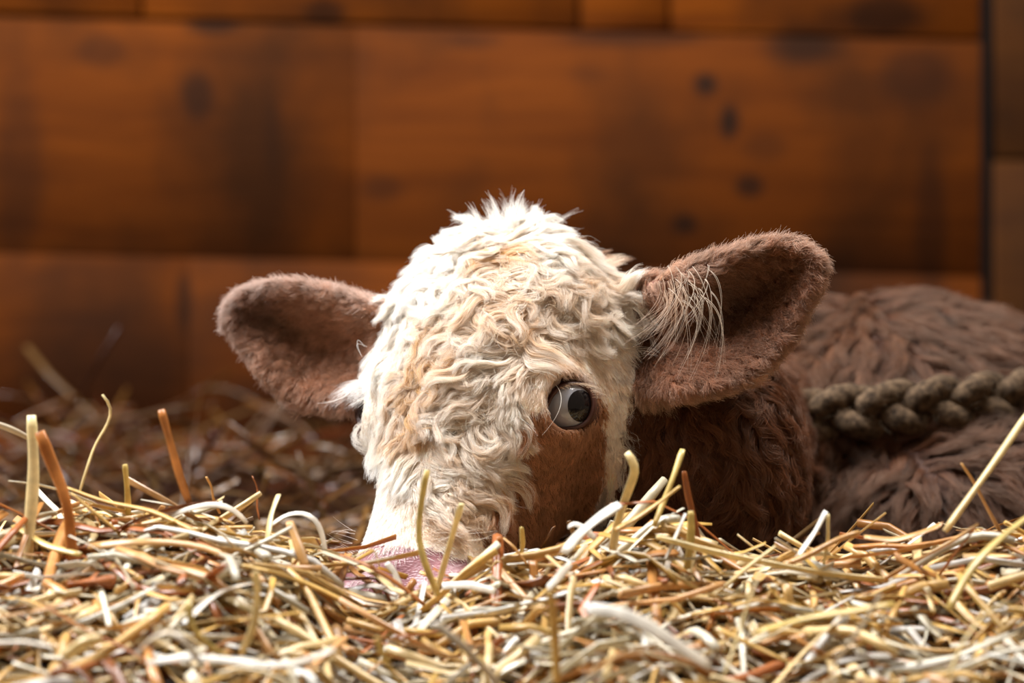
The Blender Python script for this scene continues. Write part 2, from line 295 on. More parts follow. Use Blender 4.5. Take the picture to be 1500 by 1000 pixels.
# (pixel path, width px, flatness, colour, depth or None=resting on the heap, label)
HERO = [
 ([(46, 608), (50, 690), (43, 780), (40, 838)], 17, .5, PALE, -.17, 'thick pale upright straw with a cut top at the far left edge'),
 ([(58, 632), (80, 690), (100, 735), (104, 800), (112, 860), (126, 918)], 17, .3, ORANGE, -.20, 'long bent straw turning from gold to rust orange beside the upright pale straw'),
 ([(150, 578), (166, 596), (160, 618), (138, 652), (126, 690), (117, 718)], 9, .35, PALE, -.15, 'tall wavy pale straw with a hooked tip rising before the dark wall'),
 ([(-12, 618), (20, 630), (52, 646), (72, 652)], 15, .6, GREY, -.16, 'grey blunt straw poking in from the left edge at upright-straw height'),
 ([(183, 680), (187, 722), (188, 770)], 9, .5, YEL, -.15, 'short yellow upright straw left of the curled white ribbon'),
 ([(236, 600), (250, 650), (264, 700), (278, 740)], 12, .45, ORANGE, .10, 'blurred orange straw leaning left in front of the dark back straw'),
 ([(302, 698), (310, 712), (312, 730), (322, 752)], 6, .35, TAN, -.12, 'small forked tan straw tip above the curled white ribbon'),
 ([(370, 698), (378, 716), (376, 742), (380, 760)], 9, .2, RUST, -.12, 'small curled rust-coloured leaf standing above the heap left of the calf'),
 ([(212, 792), (235, 762), (270, 746), (315, 736), (345, 746), (362, 766)], 10, .16, WHITE, -.165, 'glossy white curled straw ribbon arching over the heap left of the calf'),
 ([(408, 724), (396, 756), (392, 790), (388, 828)], 13, .2, PALE, -.16, 'pale split straw with a frayed forked top left of the calf'),
 ([(398, 768), (420, 752), (448, 750), (466, 764), (474, 790), (478, 818)], 9, .18, WHITE, -.15, 'white straw ribbon bent into a hoop just left of the muzzle'),
 ([(424, 764), (434, 790), (448, 830)], 14, .4, TAN, -.18, 'blunt tan straw stub leaning under the white hoop'),
 ([(98, 714), (150, 734), (225, 748), (290, 780)], 12, .4, GOLD, -.17, 'long golden straw sloping down from the upright pale straw'),
 ([(104, 722), (140, 752), (168, 774), (182, 790)], 11, .4, GOLD, -.19, 'short golden straw crossing under the long sloping one'),
 ([(130, 800), (210, 792), (290, 796), (345, 818), (386, 852)], 14, .25, TAN, None, 'broad tan straw curving down across the left of the heap'),
 ([(355, 828), (420, 842), (480, 868), (540, 900)], 17, .4, GOLD, None, 'thick golden straw pointing at the calf muzzle from the left'),
 ([(268, 914), (300, 882), (330, 862), (368, 854)], 11, .18, WHITE, None, 'white arched straw ribbon low on the left of the heap'),
 ([(216, 972), (260, 962), (320, 964), (380, 976), (440, 972), (490, 950)], 13, .16, WHITE, -.40, 'long wavy white ribbon along the bottom of the heap'),
 ([(182, 990), (204, 950), (236, 922), (262, 926), (290, 966)], 13, .16, GREY, -.41, 'grey ribbon bent double at the bottom left of the heap'),
 ([(98, 960), (120, 942), (148, 934)], 30, .6, PALE, -.39, 'fat broken straw stub with an open end at the bottom left'),
 ([(-10, 942), (35, 940), (78, 948)], 17, .4, WHITE, -.40, 'thick white straw lying level at the bottom left edge'),
 ([(276, 880), (280, 920), (310, 950), (350, 975)], 10, .4, YEL, -.36, 'yellow straw bending beside the white arched ribbon'),
 ([(374, 836), (378, 870), (372, 920), (352, 960)], 11, .3, PALE, -.34, 'pale drooping straw below the tan curved one'),
 ([(20, 770), (70, 800), (118, 812)], 12, .4, YEL, None, 'yellow straw lying behind the rust orange bend'),
 ([(-8, 735), (30, 752), (90, 784)], 9, .4, ORANGE, -.17, 'thin orange straw slanting from the left edge'),
 ([(626, 688), (616, 740), (612, 788), (624, 830), (642, 872)], 10, .5, YEL, -.19, 'yellow bent straw standing across the calf nose'),
 ([(676, 738), (662, 786), (648, 836), (636, 880)], 12, .5, PALE, -.19, 'pale straight straw crossing the yellow bent one before the nose'),
 ([(566, 824), (578, 838), (586, 862)], 10, .2, WHITE, -.18, 'short bright white curved straw against the pink nose'),
 ([(498, 812), (545, 830), (585, 856), (622, 886)], 11, .4, ORANGE, -.20, 'orange straw sloping across the front of the nose'),
 ([(486, 832), (524, 812), (548, 800), (556, 830)], 7, .3, PALE, -.17, 'thin pale straw curling beside the nostril'),
 ([(732, 786), (728, 806), (736, 832), (740, 850)], 9, .4, ORANGE, -.17, 'small orange straw standing below the brown cheek'),
 ([(738, 788), (752, 800), (772, 826)], 9, .4, TAN, -.17, 'small tan straw leaning on the orange one below the brown cheek'),
 ([(764, 772), (766, 796), (762, 822)], 7, .5, YEL, -.17, 'thin yellow straw standing alone below the brown cheek'),
 ([(918, 662), (934, 684), (918, 724), (902, 772), (898, 806)], 17, .25, PALE, -.18, 'broad pale straw with a bent-over tip beside the white cheek band'),
 ([(908, 738), (880, 756), (850, 780), (826, 810)], 20, .25, WHITE, -.20, 'broad bright white straw sloping at the foot of the bent-tip straw'),
 ([(832, 772), (840, 766), (858, 774), (872, 790)], 10, .2, WHITE, -.19, 'small white curl of straw left of the broad white one'),
 ([(1000, 658), (986, 700), (970, 740), (958, 770)], 11, .4, YEL, -.17, 'yellow-green straw tip leaning right before the brown neck'),
 ([(1002, 690), (1008, 728), (1018, 764), (1026, 808)], 9, .25, RUST, -.165, 'rust brown straw crossing behind the yellow-green tip'),
 ([(996, 712), (968, 734), (934, 758), (900, 776)], 13, .4, GOLD, -.19, 'golden straw lying across the foot of the yellow-green tip'),
 ([(962, 786), (1040, 808), (1130, 826), (1220, 842), (1300, 850)], 22, .4, PALE, -.20, 'longest thick pale yellow straw lying across below the brown neck'),
 ([(1210, 748), (1196, 776), (1178, 802), (1164, 822)], 14, .25, WHITE, -.18, 'bright white slanting straw standing below the shoulder'),
 ([(1213, 752), (1213, 790), (1206, 830)], 6, .5, PALE, -.185, 'thin pale straw upright beside the bright white slanting one'),
 ([(1258, 780), (1226, 790), (1186, 812), (1150, 826)], 18, .5, TAN, -.20, 'thick tan straw stub with a torn end below the shoulder'),
 ([(1506, 604), (1466, 664), (1424, 722), (1384, 778)], 13, .55, PALE, -.20, 'long straight pale straw leaning up to the right frame edge'),
 ([(1408, 678), (1426, 704), (1444, 740), (1466, 780)], 7, .35, TAN, -.18, 'thin tan straw crossing behind the long leaning one'),
 ([(1512, 752), (1470, 784), (1432, 820), (1408, 856), (1390, 892)], 19, .35, YEL, -.27, 'thick yellow straw curving down from the right frame edge'),
 ([(858, 892), (900, 894), (950, 916), (1000, 950), (1040, 975)], 26, .14, WHITE, -.40, 'broad bright white straw ribbon in the lower middle of the heap'),
 ([(1004, 752), (988, 790), (968, 834), (956, 858)], 12, .35, WHITE, -.20, 'whitish straw leaning by the start of the longest straw'),
 ([(1012, 748), (1012, 790), (1006, 836)], 11, .4, YEL, -.19, 'yellow upright straw beside the start of the longest straw'),
 ([(1136, 800), (1106, 822), (1062, 858), (1040, 872)], 13, .4, PALE, -.22, 'pale straw laid over the longest straw at a slant'),
 ([(1136, 788), (1154, 800), (1172, 812)], 7, .4, GREY, -.19, 'short grey straw tip above the longest straw'),
 ([(1432, 768), (1390, 796), (1340, 822), (1296, 848)], 13, .4, TAN, -.21, 'tan straw sloping down left from the foot of the long leaning one'),
 ([(1428, 774), (1402, 806), (1376, 842)], 8, .4, ORANGE, -.22, 'thin orange straw below the foot of the long leaning one'),
 ([(1266, 786), (1310, 792), (1350, 780), (1380, 768)], 14, .2, TAN, -.18, 'crumpled tan straw leaf on the crest below the shoulder'),
 ([(648, 858), (686, 856), (726, 866)], 14, .2, WHITE, -.22, 'bright white flat straw lying just right of the nose'),
 ([(802, 862), (818, 846), (836, 826)], 16, .22, WHITE, -.23, 'bright white straw scrap below the brown cheek'),
 ([(636, 912), (676, 944), (712, 980), (730, 1004)], 13, .2, GREY, -.40, 'pale grey ribbon sliding down the heap below the nose'),
 ([(552, 934), (566, 970), (588, 1006)], 12, .4, YEL, -.40, 'yellow straw pointing down at the bottom below the nose'),
 ([(806, 866), (812, 920), (816, 1002)], 14, .4, GOLD, -.40, 'upright golden straw standing in the lower middle'),
 ([(1060, 990), (1082, 930), (1100, 870), (1118, 828)], 9, .35, PALE, -.36, 'long thin pale straw rising through the lower right of the heap'),
 ([(1390, 990), (1410, 940), (1440, 900), (1476, 880)], 15, .25, PALE, -.40, 'flat pale straw bending at the lower right corner'),
 ([(1110, 925), (1180, 905), (1250, 895), (1310, 884)], 17, .4, YEL, -.34, 'thick yellow straw lying level in the lower right of the heap'),
 ([(860, 990), (905, 960), (960, 945)], 14, .4, TAN, -.41, 'tan straw resting under the broad white ribbon'),
 ([(1290, 870), (1260, 920), (1220, 975)], 10, .3, WHITE, -.38, 'thin white straw slanting through the lower right of the heap'),
]
def smooth_path(p, n):
    p = np.asarray(p, float); m = len(p)
    t = np.concatenate([[0], np.cumsum(np.linalg.norm(np.diff(p, axis=0), axis=1))]); t /= t[-1]
    tt = np.linspace(0, 1, n); q = np.stack([np.interp(tt, t, p[:, k]) for k in range(3)], 1)
    for _ in range(2 if n > 6 else 1): q[1:-1] = q[1:-1]*.5+(q[:-2]+q[2:])*.25
    return q
def straw_object(P, w, flat, roll, col, taper=None, tipcol=None, nr=8):
    K = len(P)
    V, F = tubes(P[None], [w], [flat], roll, None if taper is None else taper[None], nr)
    base = P[np.argmin(P[:, 2])]
    stripe = (rng.uniform(.82, 1.1, (1, nr, 1))*rng.uniform(.88, 1.05, (K, 1, 1))).reshape(-1, 1)
    c = np.tile(np.asarray(col, float), (len(V), 1))
    if tipcol is not None:
        t = np.repeat(np.linspace(0, 1, K), nr)[:, None]; c = c*(1-t)+np.asarray(tipcol)*t
    o = mesh_from('straw_stalk', V-base, F, strawm, attrs={'col': np.clip(c*stripe, 0, .96)})
    o.location = base
    return o
for (path, wpx, flat, col, dep, label) in HERO:
    if dep is None:
        pts = []
        for (a, b_) in path:
            y = heap_y(a, b_, .012); y = -.2 if y is None else y
            pts.append(W(a, b_, y-.01))
        pts = np.array(pts)
        d = D+pts[:, 1].mean()
    else:
        lean = rng.uniform(-.02, .02)
        m = np.linspace(0, 1, len(path))
        ys = dep+lean*m+rng.normal(0, .003, len(path))
        pts = np.array([W(a, b_, y) for (a, b_), y in zip(path, ys)]); d = D+dep
    q = smooth_path(pts, 14)
    w = wpx*S*d/D
    roll = rng.uniform(-.3, .3)+rng.uniform(-.5, .5)*np.linspace(0, 1, 14)[None]
    # flat straws turn the broad side to the light and the front
    if flat < .3:
        tm = unit(q[9]-q[4]); u0 = np.array([0, 0, 1.]) if abs(tm[2]) < .93 else np.array([.3, -1., 0]); b0 = unit(np.cross(tm, u0)); n0 = np.cross(b0, tm)
        cand = np.linspace(-1.5, 1.5, 31); roll = roll*.4+max(cand, key=lambda r: abs((-b0*math.sin(r)+n0*math.cos(r)).dot(unit([-.25, -.7, .75]))))
    tp = 1+.10*np.sin(np.linspace(0, 9, 14)+rng.uniform(0, 6)); tp[0] *= .8; tp[-1] *= .85
    c = lin(*col)
    o = straw_object(q, w, flat, roll, c*1.02, tp, c*np.array([.93, .86, .78]))
    tag(o, label, 'straw', 'straw stalks that stick out of the heap')
# frayed and forked tips, small extra stalks lying on the crest as single things
n = 220
P = random_paths(n, (-.46, .46), (-.42, -.12), (.006, .016), (.07, .18), K=9, tilt=.25, curl=.6)
ww = rng.uniform(.0045, .0095, n); cols = pal(n)
for k in range(n):
    bx = 750+P[k][:, 0].mean()/(S*.9); by = P[k][:, 1].mean()
    if 470 < bx < 700 and by > -.20: continue      # the muzzle lies there
    tp = 1+.08*np.sin(np.linspace(0, 7, 9)+k); tp[0] *= .8; tp[-1] *= .8
    o = straw_object(P[k], ww[k], rng.choice([.18, .4, .75]), rng.uniform(-.6, .6)+rng.normal(0, .7)*np.linspace(0, 1, 9)[None], cols[k], tp, cols[k]*.85, 6)
    lum = float(cols[k].mean()); shade = 'whitish' if lum > .62 else 'pale cream' if lum > .46 else 'golden' if lum > .33 else 'orange tan' if lum > .2 else 'dark brown'
    bx = 750+P[k][:, 0].mean()/(S*.9); by = P[k][:, 1].mean()
    place = 'below the far ear' if bx < 480 else 'below the muzzle' if bx < 700 else 'below the cheek' if bx < 930 else 'below the neck' if bx < 1180 else 'below the shoulder'
    row = 'on the crest of the heap' if by > -.22 else 'on the front slope of the heap' if by > -.32 else 'low at the front of the heap'
    tag(o, 'loose %s straw lying %s %s' % (shade, row, place), 'straw', 'loose %s straws %s %s' % (shade, row, place))

# ================================================================== CALF BODY (one continuous surface)
Fd = np.array([-.30, -.45, -.84]); Fd /= np.linalg.norm(Fd)
Ld = np.array([.84, -.545, 0]); Ld -= Fd*Ld.dot(Fd); Ld /= np.linalg.norm(Ld)
Ud = np.cross(Ld, Fd); Ud = -Ud if Ud[2] < 0 else Ud
HC = np.array([-.025, 0, -.061])
HF = [-.160, -.152, -.138, -.11, -.08, -.03, 0, .04, .08, .11, .14, .16, .175, .186, .19]
HWD = [0, .032, .052, .078, .088, .087, .080, .067, .058, .056, .057, .055, .046, .026, 0]
HT = [.02, .036, .045, .058, .063, .062, .058, .050, .042, .039, .037, .028, .014, -.004, -.015]
HB = [.0, -.015, -.030, -.065, -.085, -.10, -.105, -.098, -.082, -.068, -.056, -.052, -.048, -.036, -.02]
ff_ = np.linspace(-.165, .195, 300)
def prof(v):
    q = np.interp(ff_, HF, v)
    for _ in range(30): q[1:-1] = q[1:-1]*.5+(q[:-2]+q[2:])*.25
    return q
PW, PT, PB = prof(HWD), prof(HT), prof(HB)
def hloc(X, Y, Z):
    dx, dy, dz = X-HC[0], Y-HC[1], Z-HC[2]
    return (dx*Fd[0]+dy*Fd[1]+dz*Fd[2], dx*Ld[0]+dy*Ld[1]+dz*Ld[2], dx*Ud[0]+dy*Ud[1]+dz*Ud[2])
def hworld(f, l, u): return HC+Fd*f+Ld*l+Ud*u
def ell(X, Y, Z, c, r):
    a = np.sqrt(((X-c[0])/r[0])**2+((Y-c[1])/r[1])**2+((Z-c[2])/r[2])**2)
    return (a-1)*min(r)
def cap(X, Y, Z, a, b_, r0, r1):
    a = np.asarray(a, float); d = np.asarray(b_, float)-a
    t = np.clip(((X-a[0])*d[0]+(Y-a[1])*d[1]+(Z-a[2])*d[2])/d.dot(d), 0, 1)
    return np.sqrt((X-a[0]-t*d[0])**2+(Y-a[1]-t*d[1])**2+(Z-a[2]-t*d[2])**2)-(r0+(r1-r0)*t)
def smin(a, b_, k):
    h = np.clip(.5+.5*(b_-a)/k, 0, 1); return b_*(1-h)+a*h-k*h*(1-h)
def smax(a, b_, k): return -smin(-a, -b_, k)
# eyes
EYE_R = .0215
def unit(v): v = np.asarray(v, float); return v/np.linalg.norm(v)
EYES = []
for sgn in (1, -1):
    pt = hworld(-.007, .0905*sgn, .021)
    ax = unit(.65*sgn*Ld+.25*Fd+.6*Ud)
    if sgn < 0: ax = unit(ax+np.array([.0, -.35, 0])); pt = hworld(.0, -.0895, .026)
    EYES.append((pt-ax*(.0235 if sgn > 0 else .0205), ax, sgn))
def d_head(X, Y, Z):
    f, l, u = hloc(X, Y, Z)
    w = np.interp(f, ff_, PW, left=1e-3, right=1e-3); t = np.interp(f, ff_, PT); b_ = np.interp(f, ff_, PB)
    uc = t*.45+b_*.55; hu = np.where(u > uc, t-uc, uc-b_)+1e-3; w = np.maximum(w, 1e-3)
    # cheeks narrower below
    w = w*(1-.16*sm(0, 1, (uc-u)/.08))
    p = 2.35
    q = ((np.abs(l)/w)**p+(np.abs(u-uc)/hu)**p)**(1/p)
    d = (q-1)*np.minimum(np.minimum(w, hu), .05)
    d = np.maximum(d, np.maximum(-.160-f, f-.19))
    for s in (1, -1):
        d = smin(d, np.sqrt(((f+.004)/1.15)**2+(l-s*.062)**2+((u-.012)/1.0)**2)-.0315, .022)       # orbit
        d = smin(d, np.sqrt(((f-.165)/1.1)**2+(l-s*.034)**2+(u-.006)**2)-.030, .014)              # nostril wing
    d = smax(d, -(np.sqrt(((f-.184)/1.0)**2+((l-.030)/.8)**2+((u-.006)/.5)**2)-.014), .006)
    d = smax(d, -(np.sqrt(((f-.184)/1.0)**2+((l+.030)/.8)**2+((u-.006)/.5)**2)-.014), .006)
    # mouth line
    d = smax(d, -(np.maximum(np.abs(u+.030+.15*(f-.16))-.0022, np.maximum(.075-f, .035-np.abs(l)))), .004)
    return d
def poly_sdf(A, B, poly):
    d = np.full(A.shape, 1e9); ins = np.zeros(A.shape, bool); n = len(poly)
    for i in range(n):
        a, b_ = poly[i], poly[(i+1) % n]; e = b_-a
        t = np.clip(((A-a[0])*e[0]+(B-a[1])*e[1])/e.dot(e), 0, 1)
        d = np.minimum(d, (A-a[0]-t*e[0])**2+(B-a[1]-t*e[1])**2)
        c = ((a[1] > B) != (b_[1] > B))
        if abs(e[1]) > 1e-12: ins ^= c & (A < e[0]*(B-a[1])/e[1]+a[0])
    return np.where(ins, -1, 1)*np.sqrt(d)
EAR_NEAR = P2([(890, 440), (935, 408), (975, 398), (1010, 383), (1060, 363), (1110, 348), (1145, 345), (1178, 356), (1198, 374), (1204, 393), (1197, 420), (1179, 455), (1154, 500), (1125, 535), (1092, 560), (1050, 575), (1000, 585), (950, 585), (890, 560)])
EAR_FAR = P2([(600, 450), (548, 435), (500, 418), (460, 408), (425, 404), (388, 407), (354, 418), (332, 436), (323, 456), (326, 478), (340, 497), (364, 526), (389, 556), (418, 583), (450, 598), (490, 603), (530, 606), (600, 600)])
def ear_mid_near(X, Z, d2):
    return np.interp(X, [.06, .085, .115, .15, .23], [.05, .015, -.030, -.048, -.055])+.034*sm(0, .040, -d2)-.012*sm(.05, -.02, Z+.03)
def ear_mid_far(X, Z, d2):
    return .045-.34*(X+.10)+.034*sm(0, .040, -d2)
def d_ear(X, Y, Z, near):
    pl = EAR_NEAR if near else EAR_FAR
    yref = .0 if near else .08
    k = D/(D+yref)
    d2 = poly_sdf(X*k, Z*k, pl)+.004
    ym = (ear_mid_near if near else ear_mid_far)(X*k, Z*k, d2)
    th = .0052+.006*sm(.0, .05, (-(X-.21) if near else (X+.21))-.06)
    return smax(d2, np.abs(Y-ym)-th, .006)
def d_neck(X, Y, Z):
    d = ell(X, Y, Z, (.075, .07, -.035), (.075, .07, .075))
    d = smin(d, ell(X, Y, Z, (.132, .050, -.105), (.083, .080, .125)), .04)
    d = smin(d, cap(X, Y, Z, (.09, .10, -.075), (.24, .36, -.10), .068, .10), .03)
    return d
def d_body(X, Y, Z):
    d = ell(X, Y, Z, (.305, .36, -.12), (.20, .18, .155))
    d = smin(d, ell(X, Y, Z, (.80, .52, -.165), (.52, .22, .165)), .06)
    d = smin(d, ell(X, Y, Z, (.37, .215, -.165), (.15, .095, .095)), .022)
    d = smin(d, ell(X, Y, Z, (1.15, .45, -.19), (.18, .15, .14)), .05)
    d = smin(d, cap(X, Y, Z, (.36, .18, -.27), (.14, .10, -.285), .045, .034), .03)      # folded foreleg
    d = smin(d, cap(X, Y, Z, (.14, .10, -.285), (.30, .06, -.305), .032, .026), .02)
    d = smin(d, cap(X, Y, Z, (1.10, .30, -.27), (.80, .22, -.29), .05, .034), .03)       # folded hind leg
    return d
def d_all(X, Y, Z):
    h = d_head(X, Y, Z)
    n = d_neck(X, Y, Z); b_ = d_body(X, Y, Z)
    d = smin(smin(n, b_, .02), h, .028)
    for near in (True, False):
        e = np.full(X.shape, .3)
        m = (X > .05)&(X < .26) if near else (X < -.05)
        m = m & (Z > -.1) & (Z < .12) & (Y < .25) & (Y > -.13)
        if m.any(): e[m] = d_ear(X[m], Y[m], Z[m], near)
        d = np.where(m, smin(d, e, .016), d)
    for c, ax, s in EYES:
        d = smax(d, -cap(X, Y, Z, c, c+ax*.05, .0172, .023), .004)
    return d
def spans(*seg):
    out = []
    for a, b_, h in seg: out.append(np.linspace(a, b_, max(2, int(round((b_-a)/h)))+1)[:-1])
    return np.concatenate(out+[[seg[-1][1]]])
XS = spans((-.25, .02, .0027), (.02, .065, .0018), (.065, .26, .0027), (.26, .5, .006), (.5, 1.38, .016))
YS = spans((-.15, .10, .0027), (.10, .2, .004), (.2, .80, .012))
ZS = spans((-.335, -.20, .005), (-.20, -.075, .0027), (-.075, -.03, .0018), (-.03, .12, .0027))
GXX, GYY, GZZ = np.meshgrid(XS, YS, ZS, indexing='ij')
SDF = np.empty(GXX.shape, np.float32)
for a in range(0, len(XS), 24): SDF[a:a+24] = d_all(GXX[a:a+24], GYY[a:a+24], GZZ[a:a+24])
del GXX, GYY, GZZ
SDF[0] = SDF[-1] = .05; SDF[:, 0] = SDF[:, -1] = .05; SDF[:, :, 0] = SDF[:, :, -1] = .05
def surface_nets(G, xs, ys, zs):
    ins = G < 0
    cs = [(i, j, k) for i in (0, 1) for j in (0, 1) for k in (0, 1)]
    sh = tuple(n-1 for n in G.shape)
    cnt = np.zeros(sh, np.int8)
    for (i, j, k) in cs: cnt += ins[i:i+sh[0], j:j+sh[1], k:k+sh[2]]
    act = np.argwhere((cnt > 0) & (cnt < 8))
    idx = np.full(sh, -1, np.int32); idx[act[:, 0], act[:, 1], act[:, 2]] = np.arange(len(act))
    acc = np.zeros((len(act), 3)); num = np.zeros(len(act))
    ax = (xs, ys, zs)
    for a in range(len(cs)):
        for b_ in range(a+1, len(cs)):
            if sum(abs(p-q) for p, q in zip(cs[a], cs[b_])) != 1: continue
            ia = [act[:, m]+cs[a][m] for m in range(3)]; ib = [act[:, m]+cs[b_][m] for m in range(3)]
            va = G[tuple(ia)]; vb = G[tuple(ib)]; x = (va < 0) != (vb < 0)
            t = np.where(x, va/(va-vb+1e-20), 0)
            pa = np.stack([ax[m][ia[m]] for m in range(3)], 1); pb = np.stack([ax[m][ib[m]] for m in range(3)], 1)
            acc += np.where(x[:, None], pa+(pb-pa)*t[:, None], 0); num += x
    V = acc/num[:, None]; Fs = []
    for m in range(3):
        sl0 = [slice(None)]*3; sl1 = [slice(None)]*3; sl0[m] = slice(0, -1); sl1[m] = slice(1, None)
        ch = ins[tuple(sl0)] != ins[tuple(sl1)]
        e = np.argwhere(ch); o1, o2 = [q for q in range(3) if q != m]
        ok = (e[:, o1] > 0) & (e[:, o2] > 0) & (e[:, o1] < G.shape[o1]-1) & (e[:, o2] < G.shape[o2]-1); e = e[ok]
        flip = ins[e[:, 0], e[:, 1], e[:, 2]]
        def at(d1, d2):
            q = e.copy(); q[:, o1] += d1; q[:, o2] += d2; return idx[q[:, 0], q[:, 1], q[:, 2]]
        quad = np.stack([at(-1, -1), at(0, -1), at(0, 0), at(-1, 0)], 1)
        fl_ = flip if m != 1 else ~flip
        quad = np.where(fl_[:, None], quad, quad[:, ::-1]); Fs.append(quad)
    return V, np.concatenate(Fs)
BV, BF = surface_nets(SDF, XS, YS, ZS)
def sdf_at(P):
    ii = []; tt = []
    for m, a in enumerate((XS, YS, ZS)):
        i = np.clip(np.searchsorted(a, P[:, m])-1, 0, len(a)-2); ii.append(i)
        tt.append(np.clip((P[:, m]-a[i])/(a[i+1]-a[i]), 0, 1))
    out = 0
    for i in (0, 1):
        for j in (0, 1):
            for k in (0, 1):
                out = out+SDF[ii[0]+i, ii[1]+j, ii[2]+k]*(tt[0] if i else 1-tt[0])*(tt[1] if j else 1-tt[1])*(tt[2] if k else 1-tt[2])
    return out
def sdf_grad(P, e=.0025):
    g = np.stack([sdf_at(P+np.eye(3)[m]*e)-sdf_at(P-np.eye(3)[m]*e) for m in range(3)], 1)/(2*e)
    n = np.linalg.norm(g, axis=1, keepdims=True)+1e-6
    return g/n, n[:, 0]
# ------------------------------------------------------------------ coat colours
BROWN_PATCH = P2([(884, 596), (886, 730), (876, 752), (850, 800), (790, 850), (735, 850), (716, 792), (690, 768), (705, 735), (722, 712), (733, 672), (755, 655), (752, 632), (756, 614), (775, 606), (798, 600), (832, 572), (868, 574), (882, 588)])
WHITE_FACE = P2([(560, 250), (780, 290), (850, 335), (905, 385), (935, 410), (915, 445), (926, 480), (928, 540), (920, 610), (914, 690), (890, 760), (860, 860), (400, 950), (430, 500)])
REG_HEAD, REG_NEAR, REG_FAR, REG_NECK, REG_BODY = range(5)
def region(P):
    X, Y, Z = P.T
    h = d_head(X, Y, Z)-.004; n = d_neck(X, Y, Z); b_ = d_body(X, Y, Z)
    en = np.full(len(P), 9.); ef = np.full(len(P), 9.)
    m = (X > .085) & (Z > -.1) & (Z < .12); en[m] = d_ear(X[m], Y[m], Z[m], True)
    m = (X < -.085) & (Z > -.1) & (Y > .02); ef[m] = d_ear(X[m], Y[m], Z[m], False)
    return np.argmin(np.stack([h, en-.002, ef-.002, n, b_]), 0)
WHT = lin(253, 248, 242); CRM = lin(240, 210, 150); STN = lin(196, 138, 58); BRN = lin(200, 146, 106); BRD = lin(164, 114, 80)
NEK = lin(106, 65, 42); BOD = lin(88, 54, 37); EAR = lin(188, 134, 100); PALEAR = lin(206, 188, 180)
STAIN = [((655, 480), 34, .7), ((640, 520), 30, .9), ((628, 570), 34, 1.), ((612, 610), 34, 1.), ((605, 640), 18, .8), ((650, 560), 28, .7), ((700, 500), 34, .75), ((745, 440), 55, .55), ((775, 470), 50, .6), ((830, 420), 70, .45), ((735, 375), 18, .7),
         ((690, 720), 55, .6), ((640, 660), 30, .4), ((700, 620), 34, .5), ((810, 530), 80, .4), ((740, 640), 30, .4), ((660, 760), 46, .5), ((700, 560), 60, .35), ((900, 560), 60, .3), ((890, 700), 50, .4)]
def coat(P, reg):
    n = len(P); A, B = P[:, 0], P[:, 2]
    jit = wob(P, 420, 11)*.0022+rng.normal(0, .0012, n)
    wf = poly_sdf(A, B, WHITE_FACE)+jit; bp = poly_sdf(A, B, BROWN_PATCH)+jit
    f, l, u = hloc(*P.T)
    st = np.zeros(n)
    for (c, r, a) in STAIN:
        q = P2([c])[0]; st = np.maximum(st, a*np.exp(-((A-q[0])**2+(B-q[1])**2)/(r*S)**2))
    st = np.clip(st*(1+.7*wob(P, 300, 5)), 0, 1)[:, None]
    wh = WHT*(1-.0)+0*st; wh = wh*(1-st)+(CRM*.35+STN*.65)*st
    ey = EYES[0][0]+EYES[0][1]*.015; er = np.exp(-((np.linalg.norm(P-ey, axis=1)/.0235)**6))[:, None]
    wh = wh*(1-er*.85)+lin(140, 78, 52)*er*.85
    br = BRN*(1-.0)+(BRD-BRN)*np.clip(.3+.5*wob(P, 120, 6), 0, 1)[:, None]*.6
    nk = NEK*(1+.22*wob(P, 170, 9))[:, None]
    col = np.where(((wf < 0) & (P[:, 1] < .09))[:, None], wh, nk)
    back = (l < -.03)       # far side of the face: white too
    col = np.where(((reg == REG_HEAD) & back & (f > -.13))[:, None], wh, col)
    col = np.where(((bp < 0) & (l > 0) & (reg == REG_HEAD) & (P[:, 1] < .03))[:, None], br, col)
    bd = BOD*(1+.25*wob(P, 90, 12))[:, None]
    col = np.where((reg == REG_BODY)[:, None], bd, col)
    col = np.where((reg == REG_NECK)[:, None] & (wf > 0)[:, None], nk, col)
    for rg, pl in ((REG_NEAR, EAR_NEAR), (REG_FAR, EAR_FAR)):
        k = D/(D+(0 if rg == REG_NEAR else .08))
        m = reg == rg
        if m.any():
            d2 = poly_sdf(A[m]*k, B[m]*k, pl); rim = sm(-.014, .001, d2)[:, None]
            ic = P2([(1065, 445) if rg == REG_NEAR else (385, 455)])[0]; q = np.exp(-(((A[m]*k-ic[0])/.034)**2+((B[m]*k-ic[1])/.026)**2))[:, None]
            dk = lin(142, 86, 55) if rg == REG_NEAR else EAR
            prm = lin(204, 170, 146) if rg == REG_NEAR else PALEAR  # pale rim; the near ear's also has the light on its edge painted in
            dk = dk*(1-q*.8)+lin(104, 44, 30)*q*.8*(.45 if rg == REG_NEAR else .8)
            col[m] = (dk*(1-rim)+prm*rim)*(1+.15*wob(P[m], 150, 14))[:, None]
    pink = (sm(.121, .129, f+.0025*wob(P, 300, 15))*(reg == REG_HEAD))[:, None]
    return np.clip(col, 0, .97), pink
breg = region(BV)
bcol, bpink = coat(BV, breg)
SKIN = lin(190, 130, 122)
under = bcol*np.where(bcol.mean(1, keepdims=True) > .45, np.array([[.96, .90, .84]]), np.array([[.42, .36, .32]]))
under = np.where((breg == REG_NEAR)[:, None], lin(92, 42, 34)*.8+bcol*.15, under)
under = np.where((breg == REG_FAR)[:, None], lin(122, 76, 62)*.7+bcol*.2, under)
under = np.where((bpink > .5), lin(146, 100, 104)*(1+.15*wob(BV, 500, 31))[:, None], under)
for c, ax, s in EYES:
    dd = np.linalg.norm(BV-c, axis=1); under = np.where((dd < EYE_R+.0035)[:, None], lin(70, 38, 28), under)
skm, nt, b, out = node_mat('calf_skin')
